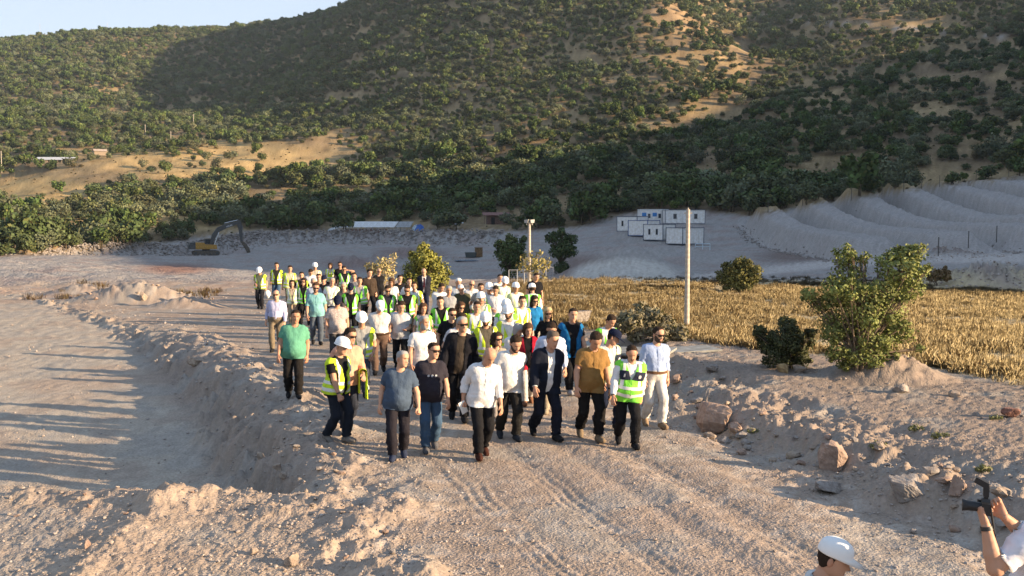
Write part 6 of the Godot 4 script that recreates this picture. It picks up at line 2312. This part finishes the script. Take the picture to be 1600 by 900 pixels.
	who(491.7, 409.2, "worker in white helmet half hidden behind bent white tee", Color(0.45, 0.4, 0.32), KHAKI, {"vest": PALE, "h": 1.8}, HELM)
	who(515.5, 410.3, "dark haired woman in pale yellow vest at the rear", Color(0.55, 0.5, 0.4), BLACK, {"vest": YEL, "woman": true, "hair": "bob", "h": 1.68, "gap": 0.01})
	who(532, 409.2, "man in black with sunglasses at the very back", BLACK, BLACK, {"shades": true, "h": 1.78})
	who(538.3, 415.1, "man in green vest raising a hand to his head", BLACK, BLACK, {"vest": GRN, "shades": true, "gap": 0.05, "left": Vector3(0.14, 0.66, 0.08), "left_pole": Vector3(1, -0.2, 0), "collar": false})
	who(497, 428, "brown haired man in green vest behind the teal shirt", Color(0.3, 0.28, 0.25), BLACK, {"vest": GRN, "hair_col": BROWNHAIR})
	who(506.6, 429.3, "person in dark cap peeping between green vests", BLACK, BLACK, {"h": 1.7}, NCAP)
	who(517.3, 432.4, "grey haired man in yellow green vest over white shirt", WHITE, BLACK, {"vest": PALE, "hair": "crop", "hair_col": GREYHAIR, "gap": 0.06})
	who(491, 434.1, "grey haired man in blue striped shirt behind teal shirt", Color(0.36, 0.42, 0.52), BLACK, {"hair_col": GREYHAIR, "h": 1.70})
	who(475, 432.9, "woman with long dark hair, sunglasses and green vest", BLACK, BLACK, {"vest": GRN, "woman": true, "hair": "long", "shades": true, "h": 1.68})
	who(548, 441.3, "man in navy cap and bright green vest with white beard", BLACK, BLACK, {"vest": GRN, "beard": GREYHAIR, "nod": 0.3, "gap": 0.05, "girth": 1.12, "collar": false}, NCAP)
	who(539.5, 438.2, "man in grey polo hidden behind the navy capped vest wearer", GREYT, BLACK, {"hair": "crop", "hair_col": GREYHAIR})
	who(576.5, 419.6, "man in dark brown shirt standing tall at the rear", Color(0.055, 0.04, 0.03), BLACK, {"h": 1.84, "girth": 1.15, "sleeve": 1.9, "placket": true})
	who(591.6, 418.7, "bald man in black polo with sunglasses at the rear", BLACK, BLACK, {"shades": true, "hair": "none", "girth": 1.1})
	who(613, 434.1, "woman with brown hair and white blouse at the rear", WHITE, BLACK, {"woman": true, "hair": "bob", "hair_col": BROWNHAIR, "nod": 0.35, "h": 1.66})
	who(605, 444.8, "man in green vest and dark shirt with sunglasses, centre left", Color(0.02, 0.02, 0.03), Color(0.05, 0.06, 0.08), {"vest": GRN, "shades": true, "nod": 0.4, "gap": 0.04, "left": Vector3(0.22, 0.05, 0.22)})
	who(636.5, 442.7, "man in bright green vest over black shirt, centre", BLACK, BLACK, {"vest": GRN, "shades": true, "nod": 0.4, "gap": 0.05, "girth": 1.08, "collar": false})
	who(638.2, 432.9, "man in white shirt behind the bright green vest", WHITE, BLACK, {})
	who(662.2, 416.9, "bald man in dark suit and maroon tie at the rear", WHITE, NAVY, {"jacket": Color(0.018, 0.02, 0.032), "jacket_gap": 0.03, "jacket_v": 0.14, "tie": Color(0.06, 0.016, 0.025), "hair": "fringe", "nod": 0.4, "sleeve": 1.95, "h": 1.84, "girth": 1.1})
	who(685.4, 440, "dark haired man in white tee looking at his hands", WHITE, BLACK, {"nod": 0.5, "collar": false, "turn": 0.5, "left": Vector3(0.06, 0.16, 0.27), "right": Vector3(-0.02, 0.14, 0.28), "girth": 1.12, "belly": 0.05, "watch": 0})
	who(661.4, 472.6, "smiling woman with brown hair and green vest, centre", Color(0.3, 0.3, 0.32), BLACK, {"woman": true, "hair": "bob", "hair_col": BROWNHAIR, "vest": GRN, "gap": 0.06, "turn": 0.3})
	who(659.6, 491.6, "grey haired man in white tee with arm across, centre", WHITE, Color(0.04, 0.04, 0.05), {"hair": "crop", "hair_col": GREYHAIR, "collar": false, "beard": GREYHAIR, "turn": 0.5, "left": Vector3(0.15, 0.06, 0.25), "girth": 1.1})
	who(703.5, 479.1, "bald man in black shirt and sunglasses, centre", BLACK, BLACK, {"hair": "crop", "shades": true, "turn": 0.2, "girth": 1.1})
	who(716, 487.5, "dark haired man in pale shirt behind the black jacket", Color(0.55, 0.55, 0.58), BLACK, {"turn": 0.6, "nod": 0.3})
	who(718.3, 470.2, "woman with curly brown hair and yellow vest, centre", BLACK, BLACK, {"woman": true, "hair": "long", "hair_col": BROWNHAIR, "vest": YEL, "shades": true, "gap": 0.05})
	who(715.6, 433.8, "white haired man in pale blue shirt at the rear", Color(0.5, 0.55, 0.6), GREYT, {"hair_col": WHITEHAIR})
	who(722.7, 442.3, "grey haired man in olive shirt looking down, centre rear", Color(0.075, 0.075, 0.045), BLACK, {"hair_col": WHITEHAIR, "nod": 0.55, "girth": 1.15, "h": 1.72})
	who(736.9, 436.5, "ruddy man in white shirt with spectacles at the rear", WHITE, BLACK, {"hair": "fringe", "hair_col": GREYHAIR, "skin": 0.9, "shades": true})
	who(749.7, 441.8, "dark haired person in black and white striped shirt", WHITE, BLACK, {"pattern": "stripes", "collar": false, "h": 1.7})
	who(750.8, 453.4, "worker in white helmet shading his face with one hand", Color(0.5, 0.5, 0.45), BLACK, {"vest": GRN, "shades": true, "gap": 0.03, "sleeve": 1.9, "right": Vector3(-0.06, 0.58, 0.17), "right_pole": Vector3(-1, -0.5, 0.2)}, HELM)
	who(775.2, 444.5, "dark haired man in white shirt beside the helmets, rear", WHITE, BLACK, {"nod": 0.45, "placket": true, "h": 1.72})
	who(785, 430.2, "tall worker in white helmet and pale vest at the rear", WHITE, BLACK, {"vest": PALE, "shades": true, "h": 1.80, "nod": 0.35, "sleeve": 1.9}, HELM)
	who(779, 427.6, "man in white shirt mostly hidden behind tall helmeted worker", WHITE, BLACK, {"hair": "crop", "h": 1.78})
	who(791, 463.1, "worker in white helmet hidden behind another helmet, centre right", WHITE, BLACK, {"vest": GRN, "sleeve": 1.9}, HELM)
	who(796.5, 473.8, "bearded worker in white helmet, sunglasses and lime vest", WHITE, BLACK, {"vest": YEL, "shades": true, "beard": Color(0.05, 0.04, 0.03), "sleeve": 1.9, "gap": 0.04}, HELM)
	who(759.2, 482.7, "dark skinned worker in white helmet and yellow vest, centre", Color(0.10, 0.09, 0.07), BLACK, {"vest": YEL, "shades": true, "skin": 0.0, "beard": Color(0.03, 0.025, 0.02), "gap": 0.05}, HELM)
	who(831.7, 442.3, "worker in white helmet seen from behind in green vest", WHITE, BLACK, {"vest": GRN, "yaw": 3.3, "step": 0.3, "sleeve": 1.9, "gap": 0.0}, HELM)
	who(834.8, 425.8, "young man in black tee standing at the right rear", BLACK, BLACK, {"collar": false, "hair": "crop", "h": 1.83, "girth": 1.1, "step": 0.2, "nod": 0.35})
	who(833, 459.6, "woman with long dark hair in bright blue shirt", Color(0.02, 0.18, 0.42), Color(0.3, 0.28, 0.25), {"woman": true, "hair": "long", "shades": true, "sleeve": 1.6, "h": 1.68})
	who(855.2, 478.2, "blonde woman in black with sunglasses", BLACK, BLACK, {"woman": true, "hair": "long", "hair_col": Color(0.42, 0.31, 0.17), "shades": true, "sleeve": 1.9, "h": 1.66})
	who(824.4, 502.8, "woman in red cardigan and white trousers", BLACK, Color(0.58, 0.55, 0.52), {"woman": true, "hair": "bob", "hair_col": BROWNHAIR, "jacket": Color(0.36, 0.015, 0.035), "jacket_gap": 0.05, "jacket_name": "cardigan", "collar": false, "nod": 0.3, "h": 1.60, "shoes": Color(0.2, 0.1, 0.06)})
	who(804.5, 503.7, "person with curly grey hair in white behind the polo man", WHITE, GREYT, {"woman": true, "hair": "full", "hair_col": GREYHAIR, "h": 1.60, "nod": 0.45, "turn": 0.6})
	who(775.2, 519.2, "woman with dark bobbed hair, sunglasses and beige top", Color(0.36, 0.31, 0.25), Color(0.42, 0.38, 0.36), {"woman": true, "hair": "bob", "shades": true, "nod": 0.0, "turn": 0.3, "h": 1.58, "shoes": Color(0.35, 0.28, 0.22)})
	who(733, 495.1, "man in black open jacket over brown tee with sunglasses", Color(0.05, 0.04, 0.032), Color(0.014, 0.014, 0.016), {"fx": 716, "fy": 657, "jacket": Color(0.012, 0.012, 0.016), "jacket_gap": 0.07, "jacket_v": 0.0, "jacket_hem": -0.10, "collar": false, "hair": "crop", "hair_col": GREYHAIR, "shades": true, "turn": 0.3, "step": 0.6, "nod": 0.05})
	who(859.6, 500.5, "dark haired man in pale blue shirt behind the navy suit", Color(0.52, 0.58, 0.72), Color(0.36, 0.31, 0.24), {"sleeve": 1.9, "placket": true, "nod": 0.5, "beard": BLACK, "shades": true, "shoes": Color(0.3, 0.25, 0.18)})
	who(889.8, 478.2, "broad man in bright blue waistcoat over black shirt", BLACK, BLACK, {"vest": Color(0.015, 0.14, 0.34), "bands": false, "gap": 0.06, "vest_hem": -0.14, "vest_name": "waistcoat", "girth": 1.16, "h": 1.8, "shoes": Color(0.3, 0.3, 0.32), "hair": "crop", "collar": false})
	who(947.3, 488, "young man in green vest and white shirt looking down", WHITE, NAVY, {"vest": GRN, "nod": 0.55, "sleeve": 1.9, "gap": 0.04, "turn": 0.3})
	who(949.4, 509.7, "man in navy cap walking behind the ochre polo shirt", Color(0.55, 0.56, 0.55), NAVY, {"vest": PALE, "yoke": Color(0.025, 0.03, 0.05), "turn": 0.9, "nod": 0.45, "yaw": 0.5, "sleeve": 1.9, "step": 0.6, "h": 1.74}, NCAP)
	# glimpsed between the others
	who(555, 425, "dark haired man glimpsed right of the raised arm at the rear", Color(0.2, 0.2, 0.22), BLACK, {})
	who(470, 424, "man in yellow vest glimpsed behind the long haired woman", BLACK, BLACK, {"vest": YEL})
	who(562, 432, "man in green vest glimpsed left of the brown shirt", Color(0.3, 0.3, 0.3), BLACK, {"vest": GRN, "h": 1.72})
	who(624, 429, "man in dark shirt glimpsed left of the rear suit", BLACK, BLACK, {"h": 1.72})
	who(648, 440, "bareheaded man in yellow vest below the rear suit", WHITE, BLACK, {"vest": YEL, "h": 1.68})
	who(700, 446, "man in grey shirt glimpsed beside the olive shirt", Color(0.3, 0.31, 0.33), BLACK, {"hair_col": GREYHAIR, "h": 1.7})
	who(763, 438, "worker in white helmet glimpsed behind the striped shirt", WHITE, BLACK, {"vest": GRN}, HELM)
	who(806, 440, "worker in white helmet glimpsed left of the black tee", WHITE, BLACK, {"vest": PALE}, HELM)
	who(812, 462, "man in lime vest glimpsed left of the blue shirted woman", WHITE, BLACK, {"vest": YEL})
	who(690, 462, "man in green vest glimpsed above the black shirt", BLACK, BLACK, {"vest": GRN, "h": 1.7})
	who(742, 470, "man in yellow vest glimpsed above the centre helmet", WHITE, BLACK, {"vest": YEL, "h": 1.68})
	who(625, 468, "man in pale shirt glimpsed between white cap and green vest woman", Color(0.5, 0.52, 0.55), BLACK, {"h": 1.7, "nod": 0.4})
	print("people ", made_people.size())
	carried(bald, salmon, far)
	bystanders()

func carried(bald: Node3D, salmon: Node3D, far: Node3D) -> void:
	var w: Transform3D = wrists[bald][1]
	var o := put("folded_paper", box(0.10, 0.21, 0.006), plain("paper", Color(0.75, 0.75, 0.74), 0.8), self, Transform3D(Basis.from_euler(Vector3(0.25, 0.5, 0.45)), w * Vector3(0.02, 0.11, 0.0)))
	tag(o, "white folded paper in the bald man's hand", "paper")
	w = wrists[salmon][0]
	# a vest hung over the forearm: two draped layers
	var t := thing("draped_vest", "yellow safety vest hung over the salmon shirted man's forearm", "safety vest", w.origin)
	var toward := -w.basis.y.normalized()
	t.basis = Basis(Vector3.UP, atan2(-toward.z, toward.x))
	for s in [-1.0, 1.0]:
		put("vest_half", drop_cloth(0.24, 0.46 if s > 0 else 0.36, s), cloth(str(YEL), YEL), t, pos(0.13, 0.05, 0))
	put("reflective_band", box(0.235, 0.05, 0.02), plain("reflective", Color(0.62, 0.63, 0.60), 0.45), t, pos(0.13, -0.22, 0.088))
	w = wrists[far][0]
	o = put("spare_helmet", hat_mesh("helmet"), plain("hat held", Color(0.78, 0.78, 0.76), 0.35), self, Transform3D(Basis.from_euler(Vector3(1.3, 0.3, 0.3)), w * Vector3(0.0, 0.12, 0.0) + Vector3(0.06, -0.1, 0)))
	tag(o, "white helmet held in hand by the furthest left worker", "helmet")

func drop_cloth(width: float, length: float, side: float) -> ArrayMesh:
	var st := SurfaceTool.new()
	st.begin(Mesh.PRIMITIVE_TRIANGLES)
	var n := 10
	var g := []
	for j in n + 1:
		var row := []
		for i in n + 1:
			var u := float(i) / n - 0.5
			var t := float(j) / n
			var a := minf(t * 4.0, 1.0) * PI / 2
			var z := side * (sin(a) * 0.062 + 0.018 * sin(u * 14.0 + side) * t)
			var y := cos(a) * 0.045 - maxf(0.0, t - 0.25) / 0.75 * length
			row.append(Vector3(u * width * (1.0 - 0.15 * t), y, z))
		g.append(row)
	for j in n:
		for i in n:
			var q := [[j, i], [j + 1, i + 1], [j, i + 1], [j, i], [j + 1, i], [j + 1, i + 1]]
			for k in 6: st.add_vertex(g[q[k][0]][q[k][1]])
	st.index()
	st.generate_normals()
	return st.commit()

func bystanders() -> void:
	# man in a white cap, bent over something low at the bottom edge
	var p := at(1246, 900, 6.6)
	var g := ground(p.x, p.z)
	var top := at(1322, 843, 6.6).y
	var capman := person({"where": g, "label": "man in white cap and pale shirt looking down at the bottom edge", "group": "people beside the camera", "h": (top - g.y) * 1.03, "yaw": 1.2, "lean": 0.30, "nod": 0.16, "turn": 0.0, "top": Color(0.60, 0.60, 0.58), "trousers": Color(0.05, 0.05, 0.06), "hat": "cap", "hat_col": Color(0.74, 0.74, 0.72), "hair": "crop", "step": 0.2, "cell": 0.013, "sleeve": 0.7, "skin": 0.4, "girth": 1.05, "belly": 0.02})
	put("shoulder_strap", strap(Vector3(-0.11, 0.50, 0.10), Vector3(-0.02, 0.535, -0.10), 0.32, 0.925), plain("strap black", Color(0.015, 0.015, 0.018), 0.7), capman)
	# photographer at the right edge, arms stretched out
	p = at(1634, 900, 6.25)
	g = ground(p.x, p.z)
	var cam_at := at(1540, 792, 6.2)
	var lens := Vector3(-0.92, 0.02, -0.38).normalized()
	var side := lens.cross(Vector3.UP).normalized()
	person({"where": g, "label": "photographer in white tee stretching out both arms with a camera", "group": "people beside the camera", "h": 1.95, "yaw": atan2(-0.42, -0.91), "lean": -0.03, "nod": 0.1, "top": Color(0.74, 0.73, 0.78), "trousers": Color(0.05, 0.06, 0.08), "collar": false, "sleeve": 0.8, "step": 0.25, "cell": 0.013, "hair": "crop", "skin": 0.4, "girth": 1.1, "belly": 0.04,
		"left_world": cam_at + Vector3(-0.02, -0.105, 0.05), "left_pole": Vector3(0.4, -1, 0), "left_aim": Vector3(0.0, 0.9, 0.45), "left_grip": true, "right_world": cam_at + Vector3(0.115, -0.06, 0.02), "right_pole": Vector3(-0.5, -1, 0), "right_aim": Vector3(0.15, 0.75, 0.6), "right_grip": true, "watch": 0})
	var t := thing("photo_camera", "black camera with tall flash unit held by the photographer", "camera", cam_at)
	t.basis = Basis(side, Vector3.UP, -lens).scaled(Vector3.ONE * 0.86)
	var blk := plain("camera black", Color(0.012, 0.012, 0.013), 0.5)
	var body := put("body", prism(PackedVector2Array([Vector2(-0.072, -0.05), Vector2(0.072, -0.05), Vector2(0.074, 0.035), Vector2(0.03, 0.042), Vector2(0.018, 0.065), Vector2(-0.018, 0.065), Vector2(-0.03, 0.042), Vector2(-0.072, 0.038)]), 0.06), blk, t)
	put("screen", box(0.07, 0.05, 0.004), plain("camera screen", Color(0.02, 0.025, 0.03), 0.1), body, pos(0, -0.01, 0.032))
	put("grip", tube(0.02, 0.02, 0.085, 12), blk, t, pos(0.065, -0.005, -0.035))
	put("lens", tube(0.036, 0.038, 0.10, 20), blk, t, Transform3D(Basis(Vector3.RIGHT, -PI / 2), Vector3(0, -0.005, -0.08)))
	put("lens_hood", tube(0.038, 0.046, 0.035, 20), plain("hood black", Color(0.02, 0.02, 0.02), 0.7), t, Transform3D(Basis(Vector3.RIGHT, -PI / 2), Vector3(0, -0.005, -0.145)))
	var fl := put("flash", box(0.055, 0.085, 0.04), blk, t, pos(0, 0.125, 0.0))
	put("flash_head", box(0.065, 0.045, 0.10), blk, fl, Transform3D(Basis(Vector3.RIGHT, 0.45), Vector3(0, 0.062, -0.035)))
	put("flash_window", box(0.055, 0.035, 0.004), plain("flash glass", Color(0.35, 0.33, 0.3), 0.2), fl, Transform3D(Basis(Vector3.RIGHT, 0.45), Vector3(0, 0.084, -0.081)))
	put("flash_foot", box(0.03, 0.02, 0.03), blk, fl, pos(0, -0.05, 0))
	put("flash_display", box(0.035, 0.022, 0.003), plain("flash lcd", Color(0.12, 0.15, 0.12), 0.3), fl, pos(0, 0.005, 0.0215))
	var strapm := plain("strap black", Color(0.015, 0.015, 0.018), 0.7)
	var prev := Vector3(0.075, 0.02, 0.02)
	for i in 8:
		var q := float(i + 1) / 8.0
		var nx := Vector3(lerpf(0.075, -0.075, q), 0.02 - sin(q * PI) * 0.30, 0.03 + 0.05 * sin(q * PI))
		put("strap", rod(prev, nx, 0.006), strapm, t)
		prev = nx

func strap(a: Vector3, b: Vector3, lean: float, hip: float) -> ArrayMesh:
	var tor := Transform3D(Basis(Vector3.RIGHT, lean), Vector3(0, hip, 0))
	var st := SurfaceTool.new()
	st.begin(Mesh.PRIMITIVE_TRIANGLES)
	var pts := [Vector3(-0.10, 0.20, 0.155), a + Vector3(0, -0.06, 0.035), a + Vector3(0, 0.005, 0.0), Vector3(-0.085, 0.545, -0.01), b + Vector3(-0.04, -0.02, -0.015), Vector3(0.0, 0.30, -0.145)]
	for i in pts.size() - 1:
		var p: Vector3 = tor * (pts[i] as Vector3)
		var q: Vector3 = tor * (pts[i + 1] as Vector3)
		var w := Vector3(0.022, 0, 0)
		for k in [p - w, q - w, q + w, p - w, q + w, p + w]: st.add_vertex(k)
	st.generate_normals()
	return st.commit()
